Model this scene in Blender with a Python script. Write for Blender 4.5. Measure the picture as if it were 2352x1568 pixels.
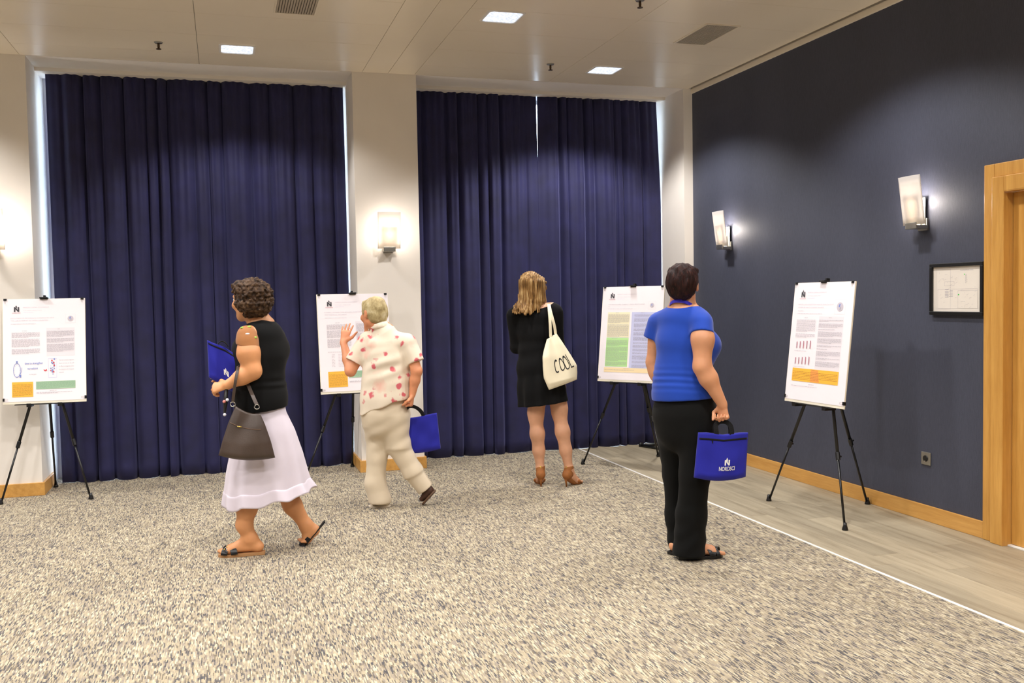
import bpy, math, random
import numpy as np
from mathutils import Vector, Matrix
PI = math.pi
sc = bpy.context.scene
for o in list(bpy.data.objects): bpy.data.objects.remove(o)
col = sc.collection

# ------------------------------------------------------------------ camera, sky, exposure
FPX, YAW, PIT, ROL, HC = 2181.79, .294453, .0468267, -.0182327, 1.45
f_ = np.array([math.sin(YAW)*math.cos(PIT), math.cos(YAW)*math.cos(PIT), -math.sin(PIT)])
r_ = np.array([math.cos(YAW), -math.sin(YAW), 0.]); u_ = np.cross(r_, f_)
r2 = r_*math.cos(ROL)+u_*math.sin(ROL); u2 = -r_*math.sin(ROL)+u_*math.cos(ROL)
cd = bpy.data.cameras.new('camera'); cam = bpy.data.objects.new('camera', cd); col.objects.link(cam)
cd.sensor_width = 36; cd.lens = FPX*36/2352; cd.clip_start = .05
cam.matrix_world = Matrix(((r2[0], u2[0], -f_[0], 0), (r2[1], u2[1], -f_[1], 0), (r2[2], u2[2], -f_[2], HC), (0, 0, 0, 1)))
sc.camera = cam
w = bpy.data.worlds.new('sky'); sc.world = w; w.use_nodes = True
bg = w.node_tree.nodes['Background']; bg.inputs[0].default_value = (.72, .84, 1, 1); bg.inputs[1].default_value = 13.0
sc.view_settings.view_transform = 'Standard'; sc.view_settings.look = 'None'
sc.view_settings.exposure = 0.22; sc.view_settings.gamma = 1; sc.view_settings.use_curve_mapping = False
DOWN_W = 44.0        # each recessed ceiling lamp
SCONCE_W = 3.1
LAMP_COL = (1, .975, .965)
SCONCE_COL = (1, .9, .82)

# ------------------------------------------------------------------ helpers
def tag(o, label=None, cat=None, group=None, kind=None):
    if label: o['label'] = label
    if cat: o['category'] = cat
    if group: o['group'] = group
    if kind: o['kind'] = kind
    return o
def thing(name, label, cat, loc=(0, 0, 0), rz=0, group=None):
    o = bpy.data.objects.new(name, None); col.objects.link(o); o.location = loc; o.rotation_euler = (0, 0, rz)
    o.empty_display_size = .05
    return tag(o, label, cat, group)
def mesh(V, F, smooth=False):
    me = bpy.data.meshes.new('m'); V = np.asarray(V, float)
    me.from_pydata(V.tolist(), [], F if isinstance(F, list) else F.tolist()); me.update()
    if smooth: me.polygons.foreach_set('use_smooth', [True]*len(me.polygons))
    return me
def root_of(o):
    while o.parent: o = o.parent
    return o
def put(name, geo, mat, parent=None, world=False, smooth=False, bev=0, solid=0, label=None, kind=None):
    V, F = geo; V = np.asarray(V, float)
    if world and parent is not None: V = V-np.array(root_of(parent).location)
    me = mesh(V, F, smooth); me.materials.append(mat)
    o = bpy.data.objects.new(name, me); col.objects.link(o); o.parent = parent
    if bev:
        m = o.modifiers.new('b', 'BEVEL'); m.width = bev; m.segments = 2; m.limit_method = 'ANGLE'
    if solid:
        m = o.modifiers.new('s', 'SOLIDIFY'); m.thickness = solid; m.offset = 0
    tag(o, label, kind=kind)
    return o
def dup(o, parent=None):
    c = o.copy(); col.objects.link(c); c.parent = parent
    for ch in list(o.children): dup(ch, c)
    return c
def join(gs):
    V = []; F = []; n = 0
    for v, f in gs:
        v = np.asarray(v, float); V.append(v); F += [[i+n for i in q] for q in (f if isinstance(f, list) else f.tolist())]; n += len(v)
    return np.concatenate(V), F
def box(x0, x1, y0, y1, z0, z1):
    V = [(x, y, z) for z in (z0, z1) for y in (y0, y1) for x in (x0, x1)]
    return np.array(V, float), [[0, 2, 3, 1], [4, 5, 7, 6], [0, 1, 5, 4], [2, 6, 7, 3], [0, 4, 6, 2], [1, 3, 7, 5]]
def frame3(d, ref=(0, 0, 1)):
    d = np.array(d, float); d /= np.linalg.norm(d); ref = np.array(ref, float)
    if abs(d@ref) > .95: ref = np.array([1., 0, 0])
    a = np.cross(ref, d); a /= np.linalg.norm(a); b = np.cross(d, a)
    return a, b, d
def tube(pts, r, n=10, ref=(0, 0, 1), flat=1, closed=False):
    pts = [np.array(p, float) for p in pts]; N = len(pts)
    rr = list(r) if hasattr(r, '__len__') else [r]*N
    V = []; F = []
    for i, p in enumerate(pts):
        if closed: d = pts[(i+1) % N]-pts[i-1]
        else: d = pts[min(i+1, N-1)]-pts[max(i-1, 0)]
        a, b, _ = frame3(d, ref)
        for k in range(n):
            t = 2*PI*k/n; V.append(p+rr[i]*(a*math.cos(t)+b*flat*math.sin(t)))
    M = N if closed else N-1
    for i in range(M):
        for k in range(n):
            j = (i+1) % N
            F.append([i*n+k, i*n+(k+1) % n, j*n+(k+1) % n, j*n+k])
    if not closed: F.append(list(range(n))[::-1]); F.append([(N-1)*n+k for k in range(n)])
    return np.array(V), F
def lathe(prof, n=24, c=(0, 0, 0)):
    V = []; F = []
    for r, z in prof:
        for k in range(n): V.append((c[0]+r*math.cos(2*PI*k/n), c[1]+r*math.sin(2*PI*k/n), c[2]+z))
    for i in range(len(prof)-1):
        for k in range(n): F.append([i*n+k, i*n+(k+1) % n, (i+1)*n+(k+1) % n, (i+1)*n+k])
    F.append(list(range(n))[::-1]); F.append([(len(prof)-1)*n+k for k in range(n)])
    return np.array(V), F
def grid(fn, nu, nv, wrap=False):
    V = [fn(i/nu, j/nv) for j in range(nv+1) for i in range(nu+(0 if wrap else 1))]
    m = nu if wrap else nu+1; F = []
    for j in range(nv):
        for i in range(nu):
            a = j*m+i; b = j*m+(i+1) % m; F.append([a, b, b+m, a+m])
    return np.array(V, float), F
def orient(V, o, X, Y, Z):
    V = np.asarray(V, float)
    return np.array(o)+V[:, :1]*np.array(X)+V[:, 1:2]*np.array(Y)+V[:, 2:3]*np.array(Z)
def ell(c, r, n=16, m=10):
    return grid(lambda u, v: (c[0]+r[0]*math.cos(2*PI*u)*math.sin(PI*v), c[1]+r[1]*math.sin(2*PI*u)*math.sin(PI*v), c[2]-r[2]*math.cos(PI*v)), n, m, True)
_tc = {}
def text2d(s, size, bold=0):
    k = (s, bold)
    if k not in _tc:
        c = bpy.data.curves.new('t', 'FONT'); c.body = s; c.align_x = 'LEFT'; c.resolution_u = 3; c.offset = bold
        o = bpy.data.objects.new('t', c); col.objects.link(o)
        bpy.context.view_layer.update()
        me = bpy.data.meshes.new_from_object(o.evaluated_get(bpy.context.evaluated_depsgraph_get()))
        V = np.array([v.co[:] for v in me.vertices]); F = [list(p.vertices) for p in me.polygons]
        bpy.data.objects.remove(o); bpy.data.meshes.remove(me); bpy.data.curves.remove(c)
        _tc[k] = (V, F)
    V, F = _tc[k]
    return V*size, F
def textw(s, x, y, width, h, bold=0):
    V, F = text2d(s, 1, bold); V = V.copy(); V[:, 0] -= V[:, 0].min(); V[:, 0] *= width/V[:, 0].max(); V[:, 1] *= h/.72
    V[:, 0] += x; V[:, 1] += y
    return V, F
def ribbon(pts, w):
    pts = [np.array(p, float) for p in pts]; V = []; N = len(pts)
    cl = np.linalg.norm(pts[0]-pts[-1]) < 1e-6
    for i, p in enumerate(pts):
        d = (pts[1]-pts[-2]) if cl and i in (0, N-1) else pts[min(i+1, N-1)]-pts[max(i-1, 0)]
        d = d/np.linalg.norm(d); n = np.array([-d[1], d[0]])
        V += [(*(p+n*w/2), 0), (*(p-n*w/2), 0)]
    return np.array(V), [[2*i+1, 2*i+3, 2*i+2, 2*i] for i in range(N-1)]
def rect2(x0, y0, x1, y1): return np.array([(x0, y0, 0), (x1, y0, 0), (x1, y1, 0), (x0, y1, 0)]), [[0, 1, 2, 3]]

# ------------------------------------------------------------------ materials
def lin(c): return tuple(((x/255+.055)/1.055)**2.4 if x > 10 else x/255/12.92 for x in c)+(1,)
class NT:
    def __init__(s, name, rough=.6, base=None, **k):
        s.m = bpy.data.materials.new(name); s.m.use_nodes = True; s.t = s.m.node_tree; s.b = s.t.nodes['Principled BSDF']
        s.b.inputs['Roughness'].default_value = rough
        if base: s.b.inputs['Base Color'].default_value = base
        for a, v in k.items(): s.b.inputs[a.replace('_', ' ')].default_value = v
    def n(s, typ, ins=None, **k):
        q = s.t.nodes.new(typ)
        for a, v in k.items(): setattr(q, a, v)
        for a, v in (ins or {}).items():
            if isinstance(v, bpy.types.NodeSocket): s.t.links.new(v, q.inputs[a])
            else: q.inputs[a].default_value = v
        return q
    def l(s, a, b): s.t.links.new(a, b)
    def math(s, op, a, b=0, c=0):
        return s.n('ShaderNodeMath', {0: a, 1: b, 2: c}, operation=op).outputs[0]
    def pos(s, scale=(1, 1, 1), kind='Object', rot=(0, 0, 0)):
        tc = s.n('ShaderNodeTexCoord').outputs[kind] if kind != 'World' else s.n('ShaderNodeNewGeometry').outputs['Position']
        return s.n('ShaderNodeMapping', {'Vector': tc, 'Scale': scale, 'Rotation': rot}).outputs[0]
    def noise(s, vec, scale, detail=3, rough=.55):
        return s.n('ShaderNodeTexNoise', {'Vector': vec, 'Scale': scale, 'Detail': detail, 'Roughness': rough}).outputs[0]
    def ramp(s, fac, stops):
        q = s.n('ShaderNodeValToRGB', {0: fac}); e = q.color_ramp.elements
        while len(e) < len(stops): e.new(.5)
        for el, (p, c) in zip(e, stops): el.position = p; el.color = c
        return q.outputs[0]
    def bump(s, h, strength=.3, dist=.002):
        s.l(s.n('ShaderNodeBump', {'Height': h, 'Strength': strength, 'Distance': dist}).outputs[0], s.b.inputs['Normal'])
    def color(s, c): s.l(c, s.b.inputs['Base Color']); return s
def plain(name, c, rough=.6, var=.08, nscale=12, bump=.0, bscale=300, **k):
    t = NT(name, rough, **k); p = t.pos()
    a = lin(c); d = tuple(x*(1-var) for x in a[:3])+(1,); b = tuple(min(1, x*(1+var)) for x in a[:3])+(1,)
    t.color(t.ramp(t.noise(p, nscale), [(.3, d), (.7, b)]))
    if bump: t.bump(t.noise(p, bscale, 2), bump, .002)
    return t.m
M = {}
M['white_wall'] = plain('white_wall', (236, 229, 219), .8, .02, 3, .08, 120)
M['ceiling'] = plain('ceiling_tile', (240, 228, 206), .30, .015, 2)
M['ceiling_dark'] = plain('ceiling_gap', (40, 36, 32), .8)
M['steel'] = plain('brushed_steel', (170, 168, 160), .35, .05, 40, Metallic=.9)
M['chrome'] = plain('chrome', (215, 215, 212), .15, .03, 40, Metallic=1.)
M['gold'] = plain('gold', (245, 215, 120), .18, .03, 40, Metallic=1.)
M['black'] = plain('black_plastic', (14, 14, 15), .4, .1)
M['black_metal'] = plain('black_metal', (13, 13, 14), .35, .1, 30)
M['white_plastic'] = plain('white_enamel', (235, 232, 225), .35, .01)
M['strip'] = plain('edge_strip', (238, 236, 230), .4, .02)
M['foam'] = plain('foam_board', (240, 233, 212), .8, .02)
M['paper'] = plain('poster_paper', (250, 243, 247), .45, .005)
M['paper2'] = plain('plan_paper', (232, 224, 212), .5, .01)
M['ink'] = plain('dark_ink', (60, 60, 66), .6, 0)
M['ink_black'] = plain('black_marker', (22, 22, 26), .7, 0)
M['ink_grey'] = plain('grey_ink', (176, 171, 179), .6, 0)
M['ink_pale'] = plain('pale_ink', (205, 197, 208), .6, 0)
M['ink_pink'] = plain('pink_ink', (196, 120, 135), .6, 0)
M['ink_blue'] = plain('blue_ink', (128, 146, 208), .6, 0)
M['ink_red'] = plain('red_ink', (215, 60, 70), .6, 0)
M['ink_orange'] = plain('orange_box', (255, 190, 66), .6, .01)
M['ink_green'] = plain('green_box', (168, 203, 168), .6, .01)
M['ink_lime'] = plain('lime_box', (190, 236, 160), .6, .01)
M['ink_cream'] = plain('cream_box', (248, 240, 205), .6, .01)
M['ink_lilac'] = plain('lilac_box', (205, 208, 240), .6, .01)
M['ink_lightgrey'] = plain('lightgrey_box', (238, 231, 236), .6, .01)
M['ink_peach'] = plain('peach_box', (250, 226, 180), .6, .01)
M['ink_flame'] = plain('flame_box', (250, 160, 80), .6, .05)
M['dot_green'] = plain('green_dot', (60, 220, 80), .6, 0)

def wood(name, c1, c2, axis):
    t = NT(name, .42); s = {'z': (14, 14, 1.1), 'y': (14, 1.1, 14)}[axis]
    p = t.pos(s, 'World'); a = t.noise(p, 2.2, 5, .6); b = t.noise(p, 9, 3)
    t.color(t.ramp(t.math('ADD', t.math('MULTIPLY', a, .7), t.math('MULTIPLY', b, .3)), [(.3, lin(c1)), (.7, lin(c2))]))
    t.bump(a, .05, .002); return t.m
M['wood_z'] = wood('orange_wood_upright', (188, 134, 58), (216, 164, 84), 'z')
M['wood_y'] = wood('orange_wood_long', (194, 140, 66), (220, 168, 92), 'y')
# dark wallpaper with a fine upright weave
t = NT('slate_wallpaper', .62); p = t.pos((1, 1, 1), 'World')
wv = t.noise(t.pos((1, 1, .06), 'World'), 420, 2); w2 = t.noise(p, 260, 2); big = t.noise(t.pos((1, 1, .35), 'World'), 1.6, 3)
mx = t.math('ADD', t.math('MULTIPLY', wv, .4), t.math('ADD', t.math('MULTIPLY', w2, .3), t.math('MULTIPLY', big, .3)))
t.color(t.ramp(mx, [(.35, lin((52, 55, 68))), (.65, lin((74, 77, 93)))])); t.bump(wv, .25, .001); M['wallpaper'] = t.m
# carpet: little woven dashes of yarn running away towards the curtains
t = NT('woven_carpet', .95); g = t.n('ShaderNodeNewGeometry').outputs['Position']
sp = t.n('ShaderNodeSeparateXYZ', {0: g}); X, Y = sp.outputs[0], sp.outputs[1]
wob = t.math('MULTIPLY', t.math('SUBTRACT', t.noise(t.pos((1, 1, 1), 'World'), 60, 1), .5), .0018)
cu = t.math('FLOOR', t.math('DIVIDE', t.math('ADD', X, wob), .0046))
rnd = t.n('ShaderNodeTexWhiteNoise', {'W': cu}, noise_dimensions='1D').outputs[0]
cv = t.math('FLOOR', t.math('ADD', t.math('DIVIDE', Y, .030), t.math('MULTIPLY', rnd, 7.3)))
cmb = t.n('ShaderNodeCombineXYZ', {0: cu, 1: cv}).outputs[0]
wn = t.n('ShaderNodeTexWhiteNoise', {'Vector': cmb}, noise_dimensions='2D')
cl1 = t.noise(t.pos((1, 1, 1), 'World'), 11, 3); cl2 = t.noise(t.pos((1, 1, 1), 'World'), 1.1, 2)
val = t.math('ADD', wn.outputs[0], t.math('MULTIPLY', t.math('SUBTRACT', cl1, .5), .55)); val = t.math('ADD', val, t.math('MULTIPLY', t.math('SUBTRACT', cl2, .5), .25))
c = t.ramp(val, [(.0, lin((70, 68, 70))), (.10, lin((92, 88, 86))), (.2, lin((114, 102, 82))), (.36, lin((138, 128, 116))), (.6, lin((156, 143, 118))), (.85, lin((170, 158, 132))), (1, lin((194, 184, 158)))])
t.color(c); t.bump(val, .5, .004); M['carpet'] = t.m
# vinyl wood planks
def plank_mat(i, k):
    t = NT('grey_oak_plank', .45); p = t.pos((9, .7, 1), 'World'); q = t.n('ShaderNodeVectorMath', {0: p, 1: (i*3.7, i*1.3, 0)}, operation='ADD').outputs[0]
    a = t.noise(q, 2.0, 5, .62); a2 = t.noise(t.pos((40, 2, 1), 'World'), 3, 3)
    a = t.math('ADD', t.math('MULTIPLY', a, .75), t.math('MULTIPLY', a2, .25))
    f = lambda r: lin(tuple(x*k for x in r))
    t.color(t.ramp(a, [(.28, f((132, 120, 98))), (.5, f((166, 154, 130))), (.75, f((184, 173, 148)))])); t.bump(a, .06, .002); return t.m
PL = [plank_mat(i, k) for i, k in enumerate((1, .95, 1.04, .98))]
# curtain cloth
t = NT('navy_curtain', .75); p = t.pos((1, 1, 1), 'World')
t.color(t.ramp(t.noise(p, 5, 2), [(.3, lin((24, 24, 62))), (.7, lin((33, 33, 80)))])); t.b.inputs['Sheen Weight'].default_value = .25
t.b.inputs['Sheen Tint'].default_value = (.5, .5, 1, 1); t.bump(t.noise(p, 500, 2), .15, .001); M['curtain'] = t.m
# glass
def glass():
    m = bpy.data.materials.new('window_glass'); m.use_nodes = True; t = m.node_tree; t.nodes.clear()
    o = t.nodes.new('ShaderNodeOutputMaterial'); mx = t.nodes.new('ShaderNodeMixShader'); tr = t.nodes.new('ShaderNodeBsdfTransparent'); gl = t.nodes.new('ShaderNodeBsdfGlossy')
    fr = t.nodes.new('ShaderNodeFresnel'); gl.inputs['Roughness'].default_value = .02; tr.inputs[0].default_value = (.93, .96, .97, 1)
    t.links.new(fr.outputs[0], mx.inputs[0]); t.links.new(tr.outputs[0], mx.inputs[1]); t.links.new(gl.outputs[0], mx.inputs[2]); t.links.new(mx.outputs[0], o.inputs[0]); return m
M['glass'] = glass()
def frosted():
    m = bpy.data.materials.new('frosted_glass'); m.use_nodes = True; t = m.node_tree; t.nodes.clear()
    o = t.nodes.new('ShaderNodeOutputMaterial'); mx = t.nodes.new('ShaderNodeMixShader'); tr = t.nodes.new('ShaderNodeBsdfTranslucent'); gl = t.nodes.new('ShaderNodeBsdfDiffuse')
    nz = t.nodes.new('ShaderNodeTexNoise'); nz.inputs['Scale'].default_value = 3
    tr.inputs[0].default_value = (.95, .9, .84, 1); gl.inputs[0].default_value = (.9, .87, .84, 1); mx.inputs[0].default_value = .45
    t.links.new(tr.outputs[0], mx.inputs[1]); t.links.new(gl.outputs[0], mx.inputs[2]); t.links.new(mx.outputs[0], o.inputs[0]); return m
M['frosted'] = frosted()
def glow(name, c, s, tex=0):
    m = bpy.data.materials.new(name); m.use_nodes = True; t = m.node_tree; t.nodes.clear()
    o = t.nodes.new('ShaderNodeOutputMaterial'); e = t.nodes.new('ShaderNodeEmission'); e.inputs[0].default_value = c; e.inputs[1].default_value = s
    if tex:
        tc = t.nodes.new('ShaderNodeTexCoord'); v = t.nodes.new('ShaderNodeTexVoronoi'); v.inputs['Scale'].default_value = 55
        n = t.nodes.new('ShaderNodeTexNoise'); n.inputs['Scale'].default_value = 9
        ad = t.nodes.new('ShaderNodeMath'); ad.operation = 'MULTIPLY_ADD'; ad.inputs[1].default_value = tex*1.2; r = t.nodes.new('ShaderNodeMath'); r.operation = 'MULTIPLY_ADD'; r.inputs[1].default_value = s*1.1; r.inputs[2].default_value = .45
        t.links.new(tc.outputs['Object'], v.inputs['Vector']); t.links.new(tc.outputs['Object'], n.inputs['Vector'])
        t.links.new(v.outputs[0], ad.inputs[0]); t.links.new(n.outputs[0], r.inputs[0]); t.links.new(r.outputs[0], ad.inputs[2]); t.links.new(ad.outputs[0], e.inputs[1])
    t.links.new(e.outputs[0], o.inputs[0]); return m
M['lens'] = glow('downlight_lens', (.82, .87, 1, 1), .42, .55)
M['bulb'] = glow('sconce_bulb', (1, .9, .75, 1), 9)
# people
def skin(name, c):
    t = NT(name, .5); p = t.pos(); a = lin(c)
    t.color(t.ramp(t.noise(p, 7, 4), [(.3, tuple(x*.88 for x in a[:3])+(1,)), (.7, tuple(min(1, x*1.08) for x in a[:3])+(1,))]))
    t.b.inputs['Subsurface Weight'].default_value = .12; t.b.inputs['Subsurface Radius'].default_value = (.012, .005, .003); t.b.inputs['Subsurface Scale'].default_value = 1
    t.bump(t.noise(p, 180, 2), .05, .001); return t.m
M['skin_a'] = skin('tanned_skin', (214, 150, 100)); M['skin_b'] = skin('ruddy_skin', (222, 150, 108)); M['skin_c'] = skin('fair_skin', (216, 162, 128)); M['skin_d'] = skin('light_skin', (214, 152, 112))
def hair(name, stops, sc3, rough=.5, scale=1, bmp=.6):
    t = NT(name, rough); t.b.inputs['Specular IOR Level'].default_value = .22; p = t.pos(sc3); a = t.noise(p, 12*scale, 4, .65); b = t.noise(t.pos(), 9, 2)
    t.color(t.ramp(t.math('ADD', t.math('MULTIPLY', a, .75), t.math('MULTIPLY', b, .25)), stops)); t.bump(a, bmp, .006); return t.m
M['hair_curly'] = hair('curly_brown_hair', [(.35, lin((16, 10, 6))), (.5, lin((66, 46, 30))), (.72, lin((120, 94, 68)))], (3, 3, 3), .6, 1.6, 1)
M['hair_white'] = hair('grey_blond_hair', [(.3, lin((120, 98, 62))), (.5, lin((184, 166, 120))), (.7, lin((228, 216, 180)))], (3, 3, 2), .55, .6, .5)
M['hair_blond'] = hair('dark_blond_hair', [(.33, lin((52, 32, 14))), (.5, lin((136, 100, 56))), (.68, lin((214, 182, 128)))], (6, 6, .5), .42, 1, .6)
M['hair_auburn'] = hair('auburn_hair', [(.35, lin((12, 5, 4))), (.55, lin((44, 18, 14))), (.72, lin((96, 56, 44)))], (6, 6, 1.6), .6, 1, 1)
def cloth(name, c, rough=.85, var=.06, sheen=.15, weave=420):
    t = NT(name, rough); p = t.pos(); a = lin(c)
    t.color(t.ramp(t.noise(p, 6, 3), [(.3, tuple(x*(1-var) for x in a[:3])+(1,)), (.7, tuple(min(1, x*(1+var)) for x in a[:3])+(1,))]))
    t.b.inputs['Sheen Weight'].default_value = sheen; t.b.inputs['Specular IOR Level'].default_value = .2; t.bump(t.noise(p, weave, 2), .2, .001); return t.m
M['black_knit'] = cloth('black_knit', (9, 9, 9), sheen=.02); M['black_dress'] = cloth('black_jersey', (7, 7, 8), sheen=.02); M['black_trouser'] = cloth('black_trouser_cloth', (10, 10, 9), .9, .1, .03)
M['white_linen'] = cloth('white_linen', (216, 206, 216), .85, .03); M['cream_twill'] = cloth('cream_twill', (216, 200, 174), .85, .03)
M['blue_shirt'] = cloth('royal_blue_jersey', (28, 68, 172), .75, .05, .2); M['bag_blue'] = cloth('ultramarine_nonwoven', (36, 38, 150), .7, .06, .1, 900)
M['canvas'] = cloth('cream_canvas', (240, 230, 200), .9, .03); M['webbing'] = cloth('black_webbing', (14, 13, 15), .8)
M['lanyard'] = cloth('blue_ribbon', (52, 44, 190), .5); M['mesh_sleeve'] = cloth('sheer_brown_mesh', (168, 112, 66), .6)
t = NT('brown_leather', .42); p = t.pos(); t.color(t.ramp(t.noise(p, 5, 3), [(.3, lin((56, 43, 35))), (.7, lin((74, 59, 49)))])); t.bump(t.noise(p, 160, 3), .25, .002); M['leather'] = t.m
M['shoe_black'] = plain('black_shoe_leather', (15, 15, 17), .35); M['shoe_tan'] = plain('tan_suede', (150, 92, 42), .8, .12, 40); M['sole_tan'] = plain('cork_sole', (170, 125, 80), .7); M['sole_brown'] = plain('brown_sole', (96, 70, 50), .7)
M['shoe_cream'] = plain('cream_shoe', (232, 220, 200), .5); M['shoe_dark'] = plain('dark_sole', (70, 42, 28), .6)
M['eye'] = plain('eye_white', (235, 232, 228), .2, .0); M['iris'] = plain('iris', (60, 42, 30), .2); M['lips'] = plain('lips', (180, 90, 80), .45); M['nail'] = plain('red_nail', (190, 40, 50), .3)
M['bead_green'] = plain('green_bead', (170, 215, 90), .3); M['bead_white'] = plain('clear_bead', (230, 232, 238), .15); M['bead_pink'] = plain('pink_bead', (230, 140, 130), .3)
# floral blouse: cream with scattered red and rose blossoms
t = NT('floral_cloth', .8); p = t.pos(); wq = t.n('ShaderNodeTexNoise', {'Vector': p, 'Scale': 22., 'Detail': 2.}); wr = t.n('ShaderNodeVectorMath', {0: wq.outputs['Color'], 1: (.055, .055, .055)}, operation='MULTIPLY').outputs[0]
pw = t.n('ShaderNodeVectorMath', {0: p, 1: wr}, operation='ADD').outputs[0]
v1 = t.n('ShaderNodeTexVoronoi', {'Vector': pw, 'Scale': 16.}); v2 = t.n('ShaderNodeTexVoronoi', {'Vector': pw, 'Scale': 9.})
keep = t.math('GREATER_THAN', t.n('ShaderNodeSeparateColor', {0: v1.outputs['Color']}).outputs[0], .18)
m1 = t.math('MULTIPLY', t.ramp(v1.outputs['Distance'], [(.2, (1, 1, 1, 1)), (.36, (0, 0, 0, 1))]), keep)
keep2 = t.math('GREATER_THAN', t.n('ShaderNodeSeparateColor', {0: v2.outputs['Color']}).outputs[1], .35)
m2 = t.math('MULTIPLY', t.ramp(v2.outputs['Distance'], [(.15, (1, 1, 1, 1)), (.5, (0, 0, 0, 1))]), t.math('MULTIPLY', keep2, .75))
a = t.n('ShaderNodeMix', {0: m2}, data_type='RGBA'); a.inputs[6].default_value = lin((234, 220, 198)); a.inputs[7].default_value = lin((234, 176, 158))
b = t.n('ShaderNodeMix', {0: m1}, data_type='RGBA'); t.l(a.outputs[2], b.inputs[6]); b.inputs[7].default_value = lin((214, 100, 108)); t.color(b.outputs[2]); t.b.inputs['Sheen Weight'].default_value = .1
M['floral'] = t.m

# ------------------------------------------------------------------ the room
XR, YB, H, YC = 4.1887, 7.9608, 3.329, 8.44      # right wall, pillar faces, ceiling, curtain plane
XL, Y0, YW = -4.6, -4.0, 8.80
XS = 3.187
def struct(name, geo, mat, bev=0, parent=None): return put(name, geo, mat, parent, bev=bev, kind='structure')
floor = struct('floor', box(XL, XS-.007, Y0, YW, -.05, 0), M['carpet'])
struct('trim_1', join([box(XS-.007, XS+.001, Y0, YC-.06, -.05, .003), box(XS+.0022, XS+.008, Y0, YC-.06, -.05, .004)]), M['strip'], .001)
random.seed(4)
pw_, n = (XR-XS-.009)/6, 0
for i in range(6):
    y = Y0-random.random()*1.2
    while y < YC+.1:
        y1 = y+1.21
        a, b = max(y, Y0), min(y1, YC+.1)
        if b > a+.02 and b > 0:
            put('plank', box(XS+.009+i*pw_+.0006, XS+.009+(i+1)*pw_-.0006, a+.0006, b-.0006, -.05, 0), PL[(n*7+i) % 4], floor, bev=.0012); n += 1
        y = y1
struct('floor.001', box(XS+.009, XR+.2, Y0, YW, -.09, -.052), M['ceiling_dark'])
# back wall: pillars, window header and low kerb
PA, PB = (-1.90, -1.3636), (1.0763, 1.6121)
PC = 4.098
for a, b in (PA, PB, (PC, XR+.2), (XL-.2, -4.34)): struct('wall_back', box(a, b, YB, YW, 0, H+.02), M['white_wall'])
for a, b in ((PA[1], PB[0]), (PB[1], PC), (-4.34, PA[0])): struct('wall_back', box(a, b, YB, YW, H-.002, H+.2), M['white_wall'])
struct('wall_left', box(XL-.2, XL, Y0, YB, 0, H+.02), M['wallpaper'])
struct('wall_rear', box(XL-.2, XR+.2, Y0-.2, Y0, 0, H+.02), M['wallpaper'])
DY0, DY1, DZ = 3.31, 4.262, 1.985
struct('wall_right', join([box(XR, XR+.2, DY1, YB, 0, H-.045), box(XR, XR+.2, Y0, DY0, 0, H-.045), box(XR, XR+.2, DY0, DY1, DZ, H-.045)]), M['wallpaper'])
# cornice with its shadow slot
struct('trim_2', join([box(XR-.016, XR+.2, Y0, YB, H-.045, H-.002), box(XR-.003, XR+.2, Y0, YB, H-.004, H+.02)]), M['ceiling'], .002)
# baseboards
struct('baseboard_right', box(XR-.015, XR, 4.426, YB, 0, .1), M['wood_y'], .003)
struct('baseboard_rear', box(XL, XR, Y0, Y0+.015, 0, .1), M['wood_y'], .003)
bb = []
for a, b in (PA, PB): bb += [box(a-.016, b+.016, YB-.016, YB, 0, .1), box(a-.016, a, YB, YC+.0, 0, .1), box(b, b+.016, YB, YC+.0, 0, .1)]
bb += [box(PC-.016, XR-.015, YB-.016, YB, 0, .1), box(PC-.016, PC, YB, YC, 0, .1)]
struct('baseboard_back', join(bb), M['wood_y'], .003)
# ceiling tiles
ceil = struct('ceiling', box(XL-.2, XR+.2, Y0-.2, YW, H+.03, H+.12), M['ceiling_dark'])
cols = [(-4.60, -4.40), (-4.40, -3.12), (-3.12, -1.84), (-1.40, -.12), (-.12, 1.16), (1.60, 2.79), (2.79, 4.152)]
rows = [7.62-.52*k for k in range(24)]; rows = [YB]+rows
for a, b in cols:
    full = mesh(*box(a+.0015, b-.0015, .0012, .5188, 0, .02)); full.materials.append(M['ceiling'])
    for k in range(len(rows)-1):
        hi, lo = rows[k], max(rows[k+1], Y0)
        if hi-lo < .05: continue
        if abs(hi-lo-.52) < 1e-3:
            o = bpy.data.objects.new('ceiling_tile', full); col.objects.link(o); o.parent = ceil; o.location = (0, lo, H)
        else: put('ceiling_tile', box(a+.0015, b-.0015, lo+.0012, hi-.0012, H, H+.02), M['ceiling'], ceil)
for a, b in ((-1.84, -1.62), (-1.62, -1.40), (1.16, 1.375), (1.375, 1.60)):
    for lo, hi in ((Y0, -1), (-1, 3.5), (3.5, YB)): put('ceiling_strip', box(a+.0015, b-.0015, lo+.001, hi-.001, H, H+.02), M['ceiling'], ceil)
for a, b in ((PA[1], PB[0]), (PB[1], PC), (-4.34, PA[0])): struct('trim_3', box(a, b, YC-.11, YC+.16, H-.03, H-.0025), M['white_wall'])
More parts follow.
